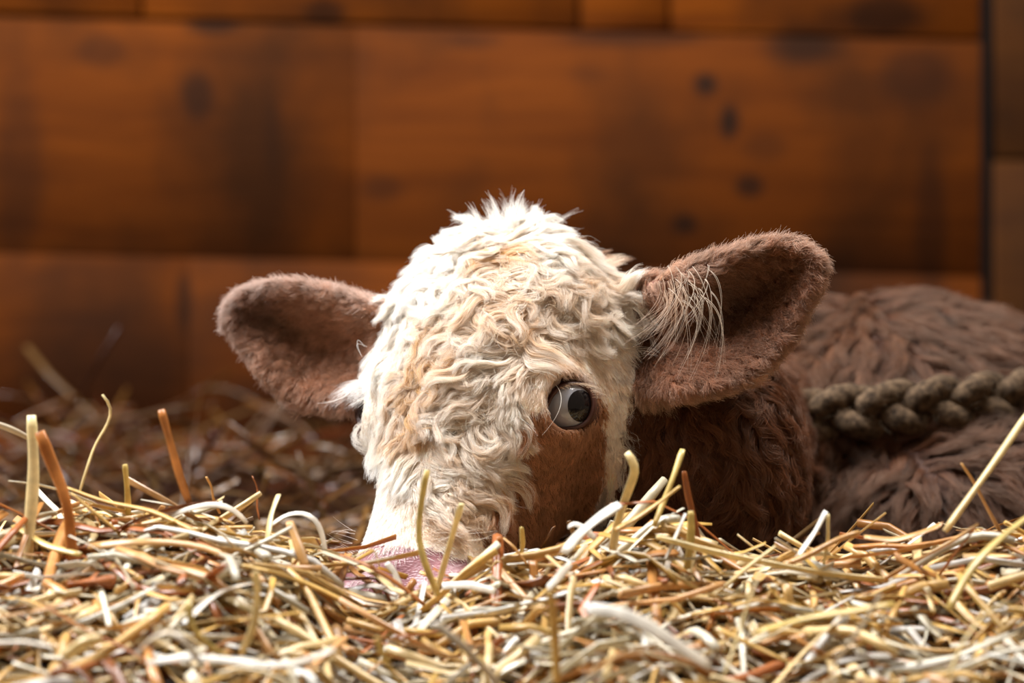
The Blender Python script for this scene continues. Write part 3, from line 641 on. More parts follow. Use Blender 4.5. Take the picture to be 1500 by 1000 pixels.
at = nt.nodes.new('ShaderNodeAttribute'); at.attribute_name = 'col'
nt.links.new(at.outputs['Color'], b.inputs['Base Color']); aw = nt.nodes.new('ShaderNodeAttribute'); aw.attribute_name = 'wet'; nt.links.new(aw.outputs['Fac'], b.inputs['Roughness']); b.inputs['Specular IOR Level'].default_value = .3
b.inputs['Subsurface Weight'].default_value = .12; b.inputs['Subsurface Radius'].default_value = (.006, .003, .002)
nn = nt.nodes.new('ShaderNodeTexVoronoi'); nn.inputs['Scale'].default_value = 420
bm_ = nt.nodes.new('ShaderNodeBump'); bm_.inputs['Strength'].default_value = .25; bm_.inputs['Distance'].default_value = .001
nt.links.new(nn.outputs['Distance'], bm_.inputs['Height']); nt.links.new(bm_.outputs[0], b.inputs['Normal'])
calf = mesh_from('calf', BV, BF, skm, attrs={'col': np.clip(under, 0, 1), 'wet': np.repeat(np.clip(.75-.42*bpink, 0, 1), 3, 1)})
tag(calf, 'young calf with curly white face and brown ears lying in the straw', 'calf')

# ------------------------------------------------------------------ eyes
def grid_faces(nr, nc, closed=True):
    i, j = np.meshgrid(np.arange(nr-1), np.arange(nc if closed else nc-1), indexing='ij')
    return np.stack([i*nc+j, i*nc+(j+1) % nc, (i+1)*nc+(j+1) % nc, (i+1)*nc+j], -1).reshape(-1, 4)
scl, nt, b, _ = node_mat('eye_white_bluish'); N = nt.nodes
n_ = N.new('ShaderNodeTexNoise'); n_.inputs['Scale'].default_value = 160; n_.inputs['Detail'].default_value = 4
r_ = N.new('ShaderNodeValToRGB'); r_.color_ramp.elements[0].color = (*lin(136, 140, 154), 1); r_.color_ramp.elements[1].color = (*lin(168, 168, 174), 1)
nt.links.new(n_.outputs['Fac'], r_.inputs[0]); nt.links.new(r_.outputs[0], b.inputs['Base Color']); b.inputs['Roughness'].default_value = .12
b.inputs['Coat Weight'].default_value = .6; b.inputs['Coat Roughness'].default_value = .03
irm, nt, b, _ = node_mat('eye_iris_black_brown'); b.inputs['Base Color'].default_value = (*lin(20, 16, 18), 1); b.inputs['Roughness'].default_value = .06
b.inputs['Coat Weight'].default_value = .15; b.inputs['Coat Roughness'].default_value = .03; b.inputs['Specular IOR Level'].default_value = .3
lidm, nt, b, _ = node_mat('eyelid_skin'); b.inputs['Roughness'].default_value = .45
n_ = nt.nodes.new('ShaderNodeTexNoise'); n_.inputs['Scale'].default_value = 300
r_ = nt.nodes.new('ShaderNodeValToRGB'); r_.color_ramp.elements[0].color = (*lin(46, 22, 15), 1); r_.color_ramp.elements[1].color = (*lin(86, 44, 31), 1)
nt.links.new(n_.outputs['Fac'], r_.inputs[0]); nt.links.new(r_.outputs[0], b.inputs['Base Color'])
LID = np.array([(-37, 30), (-36, 12), (-31, -3), (-23, -16), (-10, -26), (5, -29), (20, -28), (31, -20), (35, -8), (34, 8), (28, 22), (16, 31), (0, 35), (-14, 35), (-27, 35)], float)
def lid_outline(n=48):
    a = np.arctan2(-LID[:, 1], LID[:, 0]); r = np.hypot(*LID.T)*S*.97
    o = np.argsort(a); a, r = a[o], r[o]
    t = np.linspace(-math.pi, math.pi, n, endpoint=False)
    rr = np.interp(t, np.concatenate([a-2*math.pi, a, a+2*math.pi]), np.tile(r, 3))
    return t, rr
def eye_frame(ax, s):
    b3 = unit(np.array([0, 0, 1.])-ax*ax[2]); a3 = np.cross(b3, ax); a3 = a3*(1 if s > 0 else 1)
    if s > 0 and a3[0] < 0: a3 = -a3
    if s < 0 and a3.dot(-Fd) < 0: a3 = -a3      # away from the nose
    return a3, b3
for (c, ax, s) in EYES:
    a3, b3 = eye_frame(ax, s)
    def sph(dirax, ang0, ang1, R, nr, nc, name, mat, par):
        p = unit(np.cross(dirax, [0.3, .2, 1])); q = np.cross(dirax, p)
        th = np.linspace(ang0, ang1, nr); ph = np.arange(nc)/nc*2*math.pi
        V = (np.cos(th)[:, None, None]*dirax+np.sin(th)[:, None, None]*(np.cos(ph)[None, :, None]*p+np.sin(ph)[None, :, None]*q))*R
        o = mesh_from(name, V.reshape(-1, 3), grid_faces(nr, nc)[:, ::-1], mat, parent=par)
        if par is calf: o.location = c
        return o
    eye = sph(ax, .001, math.pi-.001, EYE_R, 26, 40, 'eye', scl, calf)
    ird = unit(ax*.93+a3*.42-b3*.07) if s > 0 else unit(ax*.9-a3*.1)
    ir = sph(ird, .001, .56, EYE_R*1.012, 12, 36, 'iris', irm, eye)
    t, rr = lid_outline()
    rings = []
    for (sc_, hgt) in ((.88, -.0030), (.95, .0022), (1.05, .0048), (1.16, .0040), (1.30, -.0005), (1.6, -.010)):
        r2 = rr*sc_; zz = np.sqrt(np.clip(EYE_R**2-np.minimum(r2, EYE_R*.97)**2, 0, None))*.82+EYE_R*.18*.55+hgt
        zz = np.minimum(zz, EYE_R*.97)
        rings.append(c+ax*zz[:, None]+a3*(np.cos(t)*r2)[:, None]+b3*(np.sin(t)*r2)[:, None])
    V = np.concatenate(rings); Fq = grid_faces(6, 48)
    if np.cross(a3, b3).dot(ax) < 0: Fq = Fq[:, ::-1]
    mesh_from('eyelid', V, Fq, lidm, parent=calf)

# ------------------------------------------------------------------ fur
def hair_mat(name, rough=.38, coat_=0.0):
    m = bpy.data.materials.new(name); m.use_nodes = True; nt = m.node_tree; nt.nodes.clear()
    out = nt.nodes.new('ShaderNodeOutputMaterial'); h = nt.nodes.new('ShaderNodeBsdfHairPrincipled')
    h.parametrization = 'COLOR'; at = nt.nodes.new('ShaderNodeAttribute'); at.attribute_name = 'col'
    nt.links.new(at.outputs['Color'], h.inputs['Color'])
    h.inputs['Roughness'].default_value = rough; h.inputs['Radial Roughness'].default_value = .5
    h.inputs['Random Roughness'].default_value = .2
    d = nt.nodes.new('ShaderNodeBsdfDiffuse'); nt.links.new(at.outputs['Color'], d.inputs['Color'])
    tr = nt.nodes.new('ShaderNodeBsdfTranslucent'); nt.links.new(at.outputs['Color'], tr.inputs['Color'])
    m1 = nt.nodes.new('ShaderNodeMixShader'); m1.inputs[0].default_value = .35
    nt.links.new(d.outputs[0], m1.inputs[1]); nt.links.new(tr.outputs[0], m1.inputs[2])
    m2 = nt.nodes.new('ShaderNodeMixShader'); m2.inputs[0].default_value = .32
    nt.links.new(m1.outputs[0], m2.inputs[1]); nt.links.new(h.outputs[0], m2.inputs[2])
    nt.links.new(m2.outputs[0], out.inputs['Surface'])
    return m
furm = hair_mat('calf_hair')
def hair_object(name, pts, rad, col, parent=calf):
    N, K, _ = pts.shape
    cu = bpy.data.hair_curves.new(name); cu.add_curves([K]*N)
    cu.attributes['position'].data.foreach_set('vector', np.ascontiguousarray(pts.reshape(-1, 3), dtype=np.float32).ravel())
    ra = cu.attributes.new('radius', 'FLOAT', 'POINT'); ra.data.foreach_set('value', np.ascontiguousarray(rad.reshape(-1), dtype=np.float32))
    ca = cu.attributes.new('col', 'FLOAT_COLOR', 'POINT'); c4 = np.ones((N*K, 4), np.float32); c4[:, :3] = col.reshape(-1, 3)
    ca.data.foreach_set('color', c4.ravel())
    cu.materials.append(furm)
    o = bpy.data.objects.new(name, cu); C.objects.link(o); o.parent = parent
    return o
# groom guides: photo position, growth direction (x right, y down), length mm, lift 0..1, wave amplitude, waves
GH = [  # head
 (735, 305, -.05, -1, 12, .2, .2, .6), (700, 318, -.55, -.9, 12, .2, .3, .6), (775, 312, .65, -.75, 12, .2, .4, .8), (830, 345, .9, .3, 22, .22, .5, 1), (870, 372, .9, .4, 20, .15, .4, 1),
 (670, 338, -.8, -.25, 18, .4, .6, .9), (620, 372, -.8, .2, 16, .35, .5, .8), (585, 420, -.7, .6, 11, .3, .4, .8), (555, 470, -.5, .85, 10, .3, .3, .7),
 (720, 350, -.4, .8, 24, .4, .9, 1.1), (690, 385, -.6, .75, 26, .35, .9, 1.1), (650, 410, -.6, .8, 24, .3, .8, 1), (700, 430, -.45, .9, 28, .4, .9, 1), (600, 450, -.5, .85, 18, .3, .5, .8),
 (765, 370, .8, .4, 24, .3, .5, .8), (770, 415, .6, .75, 26, .3, .9, 1), (830, 385, .9, .45, 24, .12, .5, .8), (830, 430, .95, .25, 24, .25, .8, 1), (885, 405, .9, .42, 22, .1, .3, .6), (885, 440, .9, -.1, 20, .4, .5, .8),
 (790, 460, -.5, .8, 26, .35, 1, 1), (740, 470, -.7, .7, 28, .4, .9, 1), (780, 500, -.75, .65, 24, .3, .7, .8), (720, 515, -.8, .6, 26, .4, .8, .9), (760, 540, -.75, .65, 15, .3, .5, .7), (850, 470, .8, .55, 14, .2, .7, 1),
 (650, 470, -.2, 1, 24, .35, .9, 1.1), (640, 530, -.15, 1, 24, .35, 1, 1.2), (600, 510, -.3, .95, 22, .3, .8, 1), (570, 540, -.2, 1, 12, .25, .4, .8), (540, 590, 0, 1, 6, .12, .3, .7),
 (610, 570, .25, .95, 22, .35, .9, 1.2), (590, 620, .45, .85, 18, .3, .7, 1), (660, 585, -.6, .8, 22, .4, .9, 1.1), (690, 560, -.75, .65, 22, .35, .7, .9), (700, 610, -.8, .5, 20, .35, .8, 1), (660, 630, -.8, .1, 16, .35, .7, 1),
 (720, 640, .7, .7, 18, .3, .6, .8), (750, 600, .5, .85, 15, .25, .4, .7), (740, 570, -.5, .85, 14, .25, .5, .8),
 (800, 520, .2, .9, 9, .12, .1, .6), (840, 530, .7, .7, 8, .1, .1, .6), (880, 520, .8, .6, 11, .15, .2, .6), (912, 500, .6, .8, 11, .3, .3, .6), (915, 560, .5, .85, 10, .25, .2, .6), (905, 640, .2, 1, 9, .15, .1, .5), (895, 720, .0, 1, 8, .12, .1, .5),
 (780, 580, -.2, 1, 7, .1, .1, .5), (880, 590, .4, .9, 7, .1, .1, .5), (840, 660, .2, 1, 6, .08, .05, .5), (800, 700, .3, .95, 6, .08, .05, .5), (850, 740, .2, 1, 7, .1, .05, .5), (760, 740, .5, .85, 7, .1, .1, .5), (780, 660, .5, .8, 8, .12, .1, .5),
 (615, 648, -.1, 1, 10, .2, .2, .5), (595, 680, -.5, .85, 14, .2, .2, .6), (560, 690, -.3, .95, 11, .18, .15, .5), (640, 672, .8, .55, 18, .3, .4, .7), (680, 680, .9, .45, 20, .35, .5, .7), (700, 715, .85, .55, 21, .4, .5, .7), (650, 715, .8, .6, 18, .3, .5, .8), (620, 730, .4, .9, 13, .25, .5, .9),
 (660, 755, .75, .65, 16, .3, .4, .7), (590, 740, -.1, 1, 10, .18, .2, .6), (550, 750, -.3, .95, 9, .18, .1, .5), (600, 780, .3, .9, 8, .2, .2, .6), (530, 780, -.4, .9, 6, .2, .1, .5), (640, 785, .7, .6, 8, .2, .2, .6), (690, 795, .6, .7, 5, .08, .05, .5)]
GN = [  # near ear
 (930, 400, .5, -.8, 14, .4, .3, .7), (990, 385, .7, -.6, 13, .45, .3, .7), (1060, 360, .7, -.6, 11, .4, .2, .6), (1130, 342, .6, -.7, 9, .35, .2, .6), (1190, 365, .9, -.1, 10, .35, .2, .6), (1200, 420, .9, .4, 10, .35, .2, .6), (1160, 490, .8, .6, 12, .35, .3, .6), (1100, 555, .7, .7, 12, .35, .3, .6), (1010, 580, .5, .85, 13, .3, .3, .6), (950, 560, .4, .9, 12, .2, .2, .6),
 (960, 440, .6, .7, 16, .3, .3, .7), (1000, 420, .55, .8, 20, .4, .5, .8), (1030, 470, .5, .85, 12, .2, .3, .7), (1100, 430, .6, .6, 9, .2, .2, .6), (1150, 410, .7, .4, 12, .3, .3, .6), (1090, 500, .7, .6, 14, .3, .3, .7), (1000, 530, .6, .75, 14, .25, .3, .6), (960, 500, .4, .9, 10, .15, .2, .6)]
GF = [  # far ear
 (560, 440, -.6, -.6, 9, .3, .2, .6), (490, 415, -.8, -.4, 9, .3, .2, .6), (420, 400, -.85, -.3, 9, .3, .2, .6), (350, 415, -.9, 0, 10, .3, .2, .6), (320, 460, -.8, .5, 10, .3, .2, .6), (350, 515, -.7, .7, 10, .3, .2, .6), (410, 585, -.5, .85, 12, .35, .2, .6), (480, 608, -.2, .95, 12, .35, .2, .6), (530, 612, -.2, 1, 11, .3, .2, .6),
 (520, 470, -.9, .3, 12, .15, .2, .6), (460, 460, -.9, .35, 15, .2, .3, .7), (430, 500, -.75, .6, 20, .35, .4, .8), (380, 450, -.8, .5, 11, .2, .3, .6), (480, 530, -.7, .65, 18, .3, .4, .7), (520, 540, -.8, .5, 13, .2, .3, .6), (450, 570, -.5, .85, 15, .3, .3, .6)]
GK = [(930, 480, .1, 1, 11, .15, .2, .6), (945, 400, .5, -.6, 14, .5, .4, .8), (930, 600, .25, .97, 12, .12, .2, .6), (1000, 640, .15, 1, 20, .2, .4, .8), (1080, 640, .15, 1, 24, .25, .5, .9), (1150, 620, .35, .95, 26, .3, .6, .9), (1000, 740, .1, 1, 22, .2, .4, .8), (1100, 740, -.1, 1, 24, .25, .5, .9), (1160, 740, -.2, 1, 24, .25, .5, .9), (920, 720, .15, 1, 12, .15, .2, .6)]
GB = [(1190, 470, -.4, .9, 26, .35, .7, 1), (1230, 520, -.2, 1, 32, .35, .8, 1), (1280, 450, .1, .95, 22, .4, .5, .8), (1330, 440, .5, .6, 20, .45, .5, .8), (1380, 480, .4, .9, 26, .3, .5, .8), (1440, 480, .8, .55, 24, .35, .5, .8), (1500, 520, .8, .6, 24, .3, .5, .8), (1300, 530, .1, 1, 26, .25, .6, .9), (1420, 540, .5, .85, 24, .25, .5, .8), (1650, 560, .9, .4, 22, .3, .5, .8),
 (1250, 640, .3, .95, 26, .25, .9, 1.1), (1320, 640, .8, -.3, 28, .35, .6, .9), (1380, 640, .9, -.35, 30, .35, .5, .8), (1460, 640, .95, -.1, 28, .3, .5, .8), (1310, 690, -.5, .8, 26, .35, .8, 1), (1350, 730, .1, 1, 26, .3, .6, .9), (1450, 720, .5, .85, 26, .25, .5, .8), (1220, 720, .0, 1, 26, .25, .8, 1), (1650, 720, .6, .8, 24, .25, .5, .8)]
def gset(g):
    a = np.array(g, float); q = P2(a[:, :2]); d = np.stack([a[:, 2], -a[:, 3]], 1); d /= np.linalg.norm(d, axis=1, keepdims=True)
    return q, d, a[:, 4]/1000, a[:, 5], a[:, 6], a[:, 7]
GUIDES = {REG_HEAD: gset(GH), REG_NEAR: gset(GN), REG_FAR: gset(GF), REG_NECK: gset(GK), REG_BODY: gset(GB)}
def field(P, rg, pw=2.0):
    q, d, ln, lf, am, wv = GUIDES[rg]
    k = D/(D+P[:, 1])
    A = np.stack([P[:, 0]*k, P[:, 2]*k], 1)
    w = 1/(((A[:, None]-q[None])**2).sum(-1)+(.004)**2)**pw
    w /= w.sum(1, keepdims=True)
    return w@d, w@ln, w@lf, w@am, w@wv
TRI = np.concatenate([BF[:, [0, 1, 2]], BF[:, [0, 2, 3]]])
tp = BV[TRI]; tcr = np.cross(tp[:, 1]-tp[:, 0], tp[:, 2]-tp[:, 0]); tarea = np.linalg.norm(tcr, axis=1)/2
tcen = tp.mean(1); treg = region(tcen)
tn = sdf_grad(tcen)[0]
# how much of the coat a viewer near the photographer could see
tw = np.where(tn[:, 1] < .35, 1.0, .18)
tw *= np.where(tcen[:, 2] < heap(tcen[:, 0], tcen[:, 1])-.035, 0, 1)
tw *= np.where(tcen[:, 0] > .55, .25, 1)*np.where(tcen[:, 0] > .9, 0, 1)
tw *= np.where((treg == REG_BODY) & (tcen[:, 1] > .5), .4, 1)
def sample(n, w):
    w = w*tarea; i = rng.choice(len(TRI), n, p=w/w.sum())
    r1 = np.sqrt(rng.random(n)); r2 = rng.random(n)
    P = tp[i, 0]*(1-r1)[:, None]+tp[i, 1]*(r1*(1-r2))[:, None]+tp[i, 2]*(r1*r2)[:, None]
    return P
KSEG = 9
def integrate(R, rg, amp=1.0, lenf=1.0, rot=.25):
    n = len(R); pos = R.copy(); path = [pos.copy()]
    _, ln, lf, am, wv = field(R, rg)
    ln = ln*lenf*rng.uniform(.8, 1.2, n)
    ph = rng.uniform(0, 6.28, n); r0 = rng.normal(0, rot, n)*np.clip(am*1.3, .15, 1); st = ln/KSEG
    sg = rng.choice([-1, 1], n)
    for s in range(KSEG):
        t = (s+.5)/KSEG
        d2, *_ = field(pos, rg)
        g, gn = sdf_grad(pos)
        d3 = np.stack([d2[:, 0], np.zeros(n), d2[:, 1]], 1)
        d3 -= g*(d3*g).sum(1, keepdims=True)*.85
        d3 /= np.linalg.norm(d3, axis=1, keepdims=True)+1e-6
        side = np.cross(g, d3)
        th = r0+am*amp*(1.5*np.sin(wv*6.28*t+ph)+sg*.9*t)
        d3 = d3*np.cos(th)[:, None]+side*np.sin(th)[:, None]
        lift = lf*(1-.9*t)
        d3 = d3*(1-lift*.6)[:, None]+g*lift[:, None]
        d3 /= np.linalg.norm(d3, axis=1, keepdims=True)+1e-6
        pos = pos+d3*st[:, None]
        sd = sdf_at(pos)/np.maximum(gn, .3)
        hmin = (.0004+.0016*math.sin(t*3.1)*np.clip(ln/.02, .2, 1.4))
        hmax = .0008+ln*(.10+.75*lf)*(.5+.5*t)
        tgt = np.clip(sd, hmin, hmax)
        pos = pos+g*(tgt-sd)[:, None]
        path.append(pos.copy())
    return np.stack(path, 1), ln
def nearest(A, B):
    out = np.empty(len(A), np.int32)
    B2 = (B**2).sum(1)
    for i in range(0, len(A), 4000):
        out[i:i+4000] = np.argmin(B2[None]-2*(A[i:i+4000]@B.T), 1)
    return out
def make_fur(name, rg, n, nclump, rad, tight, wmask=None, frizz=.0006, amp=1.0, lenf=1.0, tip=None, minh=.0004, dens=None, jitter=.12, KO=8, lum=.12, relief=0.0, mini=0, mt=.9):
    w = tw*(treg == rg)
    if wmask is not None: w = w*wmask
    CR = sample(nclump, w); R = sample(n, w)
    if dens is not None:
        keep = rng.random(len(R)) < dens(R); R = R[keep]
    G, gl = integrate(CR, rg, amp, lenf)
    m = len(R); ci = nearest(R, CR)
    offs = R-CR[ci]
    lf = np.clip(rng.normal(.9, jitter, m), .45, 1.0)
    t = np.linspace(0, 1, KO)
    tt = lf[:, None]*t[None]*KSEG
    i0 = np.clip(tt.astype(int), 0, KSEG-1); fr = (tt-i0)[:, :, None]
    gp = G[ci]
    P = np.take_along_axis(gp, i0[:, :, None].repeat(3, 2), 1)*(1-fr)+np.take_along_axis(gp, (i0+1)[:, :, None].repeat(3, 2), 1)*fr
    tg = tight*np.clip(rng.normal(1, .25, m), .3, 1.25)
    if mini:
        M = sample(mini, w); cm = nearest(M, CR); mi = nearest(R, M)
        om = (M-CR[cm])[mi]; oh = R-M[mi]; ci = cm[mi]
        gp = G[ci]; lm = np.clip(rng.normal(.95, .12, mini), .6, 1.0)[mi]
        tt = np.minimum(lf*.35+lm*.65, 1)[:, None]*t[None]*KSEG; i0 = np.clip(tt.astype(int), 0, KSEG-1); fr = (tt-i0)[:, :, None]
        P = np.take_along_axis(gp, i0[:, :, None].repeat(3, 2), 1)*(1-fr)+np.take_along_axis(gp, (i0+1)[:, :, None].repeat(3, 2), 1)*fr
        tgm = tight*np.clip(rng.normal(1, .3, mini), .2, 1.2)[mi]
        sw = rng.normal(0, 1, (mini, 3))[mi]*.0016; sp_ = rng.uniform(3, 8, mini)[mi]; s0 = rng.uniform(0, 6, mini)[mi]
        P = P+om[:, None, :]*(1-np.clip(tgm[:, None]*t[None]**.8, 0, .97))[:, :, None]
        P = P+oh[:, None, :]*(1-np.clip(mt*t[None]**.7, 0, .97))[:, :, None]
        P = P+sw[:, None, :]*(np.sin(sp_[:, None]*t[None]+s0[:, None])*t[None])[:, :, None]
    else:
        P = P+offs[:, None, :]*(1-np.clip(tg[:, None]*t[None]**.8, 0, .97))[:, :, None]
    dr = rng.normal(0, frizz, (m, 3)); dr2 = rng.normal(0, frizz*.5, (m, 3))
    P = P+dr[:, None, :]*(t**1.2)[None, :, None]*2+dr2[:, None, :]*np.sin(t*7)[None, :, None]
    if relief:
        hc = rng.uniform(0, 1, nclump)**1.5*relief; gr = sdf_grad(CR)[0]
        P = P+(gr*hc[:, None])[ci][:, None, :]*np.clip(t*3, 0, 1)[None, :, None]
    P[:, 0] = R
    Q = P[:, 1:].reshape(-1, 3); sd = sdf_at(Q); bad = sd < minh
    g, gn = sdf_grad(Q[bad]); Q[bad] += g*((minh-sd[bad])/np.maximum(gn, .4))[:, None]
    P[:, 1:] = Q.reshape(m, KO-1, 3)
    col, pink = coat(R, np.full(m, rg))
    cl = (rng.normal(1, lum, mini)[mi] if mini else rng.normal(1, lum, nclump)[ci])*rng.normal(1, .10, m)
    # long locks lighten at the tip, stay stained at the root
    root = col*np.array([.86, .80, .72]); tipc = col*1.03 if tip is None else col*(1-tip[0])+np.asarray(tip[1])*tip[0]
    cc = root[:, None]*(1-t)[None, :, None]+tipc[:, None]*t[None, :, None]
    cc = np.clip(cc*cl[:, None, None], .004, .965)
    rd = rad*rng.uniform(.75, 1.2, m)[:, None]*(1-.75*t**2)[None]
    hair_object(name, P, rd, cc)
    return m
# exclusion round the eyes and the bare nose
def eye_clear(R, k=1.12):
    ok = np.ones(len(R), bool); t, rr = lid_outline()
    for c, ax, s in EYES:
        a3, b3 = eye_frame(ax, s); v = R-c
        a = v@a3; b_ = v@b3; z = v@ax
        ang = np.arctan2(b_, a); r = np.interp(ang, np.append(t, math.pi), np.append(rr, rr[0]))
        ok &= ~((np.hypot(a, b_) < r*k) & (z > 0))
    return ok
def head_dens(R):
    f, l, u = hloc(*R.T)
    bare = sm(.119, .133, f+.003*wob(R, 250, 21))
    return np.where(eye_clear(R), 1-bare*.97, 0)
hl = field(tcen, REG_HEAD)[1]
LONG = sm(.0105, .016, hl)
make_fur('face_fur', REG_HEAD, 90000, 5000, .00019, .25, dens=head_dens, frizz=.0003, lenf=.65, amp=.35, minh=.0003)
make_fur('forehead_curls', REG_HEAD, 100000, 420, .00014, .45, wmask=LONG, dens=head_dens, frizz=.0005, lenf=1.35, amp=.75, minh=.0005, lum=.06, relief=.002, mini=5000, KO=11)
make_fur('forehead_locks', REG_HEAD, 60000, 260, .00012, .55, wmask=LONG, dens=head_dens, frizz=.0006, lenf=1.8, amp=.75, minh=.001, lum=.06, relief=.004, mini=2200, mt=.92, KO=12)
make_fur('forehead_wisps', REG_HEAD, 7000, 900, .00010, .6, wmask=LONG, dens=head_dens, frizz=.0020, lenf=1.4, amp=1.1, minh=.002, KO=10)
make_fur('ear_fur', REG_NEAR, 70000, 1200, .00015, .5, frizz=.0010, lum=.2, lenf=1.1, tip=(.22, lin(214, 176, 146)), mini=4500)
make_fur('ear_fur', REG_FAR, 70000, 1200, .00015, .5, frizz=.0010, lum=.16, lenf=1.1, tip=(.28, lin(222, 188, 164)), mini=4500)
make_fur('neck_fur', REG_NECK, 100000, 900, .00018, .5, frizz=.0010, lum=.25, lenf=1.3, tip=(.08, lin(160, 100, 62)), KO=9, mini=6000)
make_fur('body_fur', REG_BODY, 200000, 2600, .00021, .6, frizz=.0014, lum=.3, lenf=1.5, amp=.5, tip=(.16, lin(176, 136, 104)), relief=.003, KO=9, mini=9000)
# eyelashes, brow hairs, muzzle whiskers, long ear wisps: each a curve from root through bend to tip
def strands(name, sets, K=8):
    Ps = []; Cs = []; Rs = []
    for (p0, p1, p2, n, spread, r, col) in sets:
        p0, p1, p2 = map(np.asarray, (p0, p1, p2)); t = np.linspace(0, 1, K)[None, :, None]
        j0 = rng.normal(0, spread*.5, (n, 1, 3)); j1 = rng.normal(0, spread*.8, (n, 1, 3)); j2 = rng.normal(0, spread*1.5, (n, 1, 3))
        Ps.append((1-t)**2*(p0+j0)+2*t*(1-t)*(p1+j1)+t**2*(p2+j2))
        Cs.append(np.tile(np.asarray(col), (n, K, 1))); Rs.append(np.tile(r*(1-.7*np.linspace(0, 1, K)), (n, 1)))
    return hair_object(name, np.concatenate(Ps), np.concatenate(Rs), np.clip(np.concatenate(Cs), 0, .96))
c, ax, s = EYES[0]; a3, b3 = eye_frame(ax, s); t, rr = lid_outline()
sets = []
for k in range(90):
    ang = rng.uniform(.25, 2.2); r = np.interp(ang, t, rr)*1.03
    p0 = c+a3*math.cos(ang)*r+b3*math.sin(ang)*r+ax*.0165
    od = a3*(math.cos(ang)*.5+.35)+b3*(-.25)
    Ln = rng.uniform(.008, .016)
    sets.append((p0, p0+ax*Ln*.6+b3*Ln*.05, p0+ax*Ln*.85+od*Ln*.9, 1, .0006, .00011, lin(226, 200, 170) if rng.random() < .7 else lin(120, 80, 55)))
strands('eyelashes', sets)
c, ax, s = EYES[1]; a3, b3 = eye_frame(ax, s)
sets = []
for k in range(420):
    ang = rng.uniform(.2, 2.9); r = np.interp(ang, t, rr)*rng.uniform(1.0, 1.35)
    p0 = c+a3*math.cos(ang)*r+b3*math.sin(ang)*r+ax*.015
    Ln = rng.uniform(.012, .024)
    sets.append((p0, p0+ax*Ln*.6-a3*.001, p0+ax*Ln*.95+np.array([-.2, 0, -.75])*Ln*.6, 1, .0008, .00013, lin(246, 242, 238)))
strands('eyelashes', sets)
def tuft(name, locks, K=10):
    Ps = []; Cs = []; Rs = []
    for (p0, p1, p2, p3, n, sp, col) in locks:
        t = np.linspace(0, 1, K)[None, :, None]; e = rng.uniform(.7, 1.05, (n, 1, 1)); t = t*e
        b_ = (1-t)**3*p0+3*t*(1-t)**2*p1+3*t*t*(1-t)*p2+t**3*p3
        j = rng.normal(0, sp, (n, 1, 3)); j2 = rng.normal(0, sp*.5, (n, 1, 3))
        Ps.append(b_+j*(1-.45*t)+j2*np.sin(t*5)*t)
        c = np.asarray(col)*rng.uniform(.85, 1.05, (n, 1)); Cs.append(np.tile(c[:, None], (1, K, 1)))
        Rs.append(np.tile(.00014*(1-.7*np.linspace(0, 1, K)), (n, 1)))
    return hair_object(name, np.concatenate(Ps), np.concatenate(Rs), np.clip(np.concatenate(Cs), 0, .965))
locks = []
for k in range(70):
    px = rng.normal(742, 22); y0 = rng.uniform(.03, .075)
    fx = (px-745)/50; p0 = W(px, 366+abs(fx)*12, y0); Ln = rng.uniform(.024, .041)*(1-.2*abs(fx))
    up_ = np.array([fx*.45, -.25, 1.]); tipd = np.array([fx*.85+rng.normal(0, .25), -.3+rng.normal(0, .3), .75-abs(fx)*.35])
    locks.append((p0, p0+up_*Ln*.4, p0+up_*Ln*.75, p0+up_*Ln*.7+tipd*Ln*.6, 22, .0015, lin(250, 247, 243)))
for k in range(34):
    px = rng.uniform(790, 880); py = np.interp(px, [790, 880], [376, 412]); p0 = W(px, py, rng.uniform(.04, .09)); Ln = rng.uniform(.012, .022)
    a = rng.choice([-1, 1], p=[.35, .65])
    locks.append((p0, p0+np.array([.5, -.1, .8])*Ln*.5, p0+np.array([.6*a+.4, -.3, 1.0])*Ln*.8, p0+np.array([.9*a+.35, -.4, .75])*Ln, 36, .0016, lin(236, 214, 190) if k % 3 else lin(190, 150, 120)))
tuft('poll_tuft', locks)
def yz(px, py, y): return W(px, py, y)
sets = [(yz(528, 560, .03), yz(505, 590, .01), yz(468, 590, .0), 3, .0015, .00016, lin(250, 246, 240)),
        (yz(535, 505, .03), yz(512, 488, .02), yz(524, 522, .01), 2, .0015, .00015, lin(250, 246, 240)),
        (yz(812, 560, -.055), yz(838, 590, -.10), yz(795, 636, -.085), 1, .001, .00016, lin(250, 240, 225)),
        (yz(800, 545, -.055), yz(790, 560, -.08), yz(782, 575, -.075), 2, .003, .00013, lin(250, 240, 225))]
strands('brow_hairs', sets)
sets = []
for k in range(14):
    py = rng.uniform(775, 815); p = yz(518+rng.normal(0, 4), py, -.05)
    sets.append((p, p+np.array([-.008, -.006, .004]), p+np.array([-.016, -.008, rng.uniform(-.006, .009)]), 1, .0015, .00013, lin(250, 246, 240)))
for k in range(10):
    p = yz(rng.uniform(600, 690), rng.uniform(780, 800), -.115); sets.append((p, p+np.array([.006, -.008, .003]), p+np.array([.018, -.01, .006]), 1, .002, .00012, lin(245, 235, 220)))
strands('whiskers', sets)
sets = []
for k in range(26):
    p = yz(rng.uniform(975, 1045), rng.uniform(385, 440), -.056); q = rng.uniform(.3, 1.1)
    sets.append((p, p+np.array([.014+rng.normal(0, .006), -.010, -.012])*q, p+np.array([.004+rng.normal(0, .012), -.003, -.058*q]), 2, .0010, .00015, lin(244, 226, 204)))
for k in range(30):
    p = yz(rng.uniform(965, 1000), rng.uniform(400, 440), -.05); q = rng.uniform(.5, 1.1)
    sets.append((p, p+np.array([.010, -.010, -.018])*q, p+np.array([-.012+rng.normal(0, .01), -.004, -.045*q]), 2, .0018, .00014, lin(214, 180, 150)))
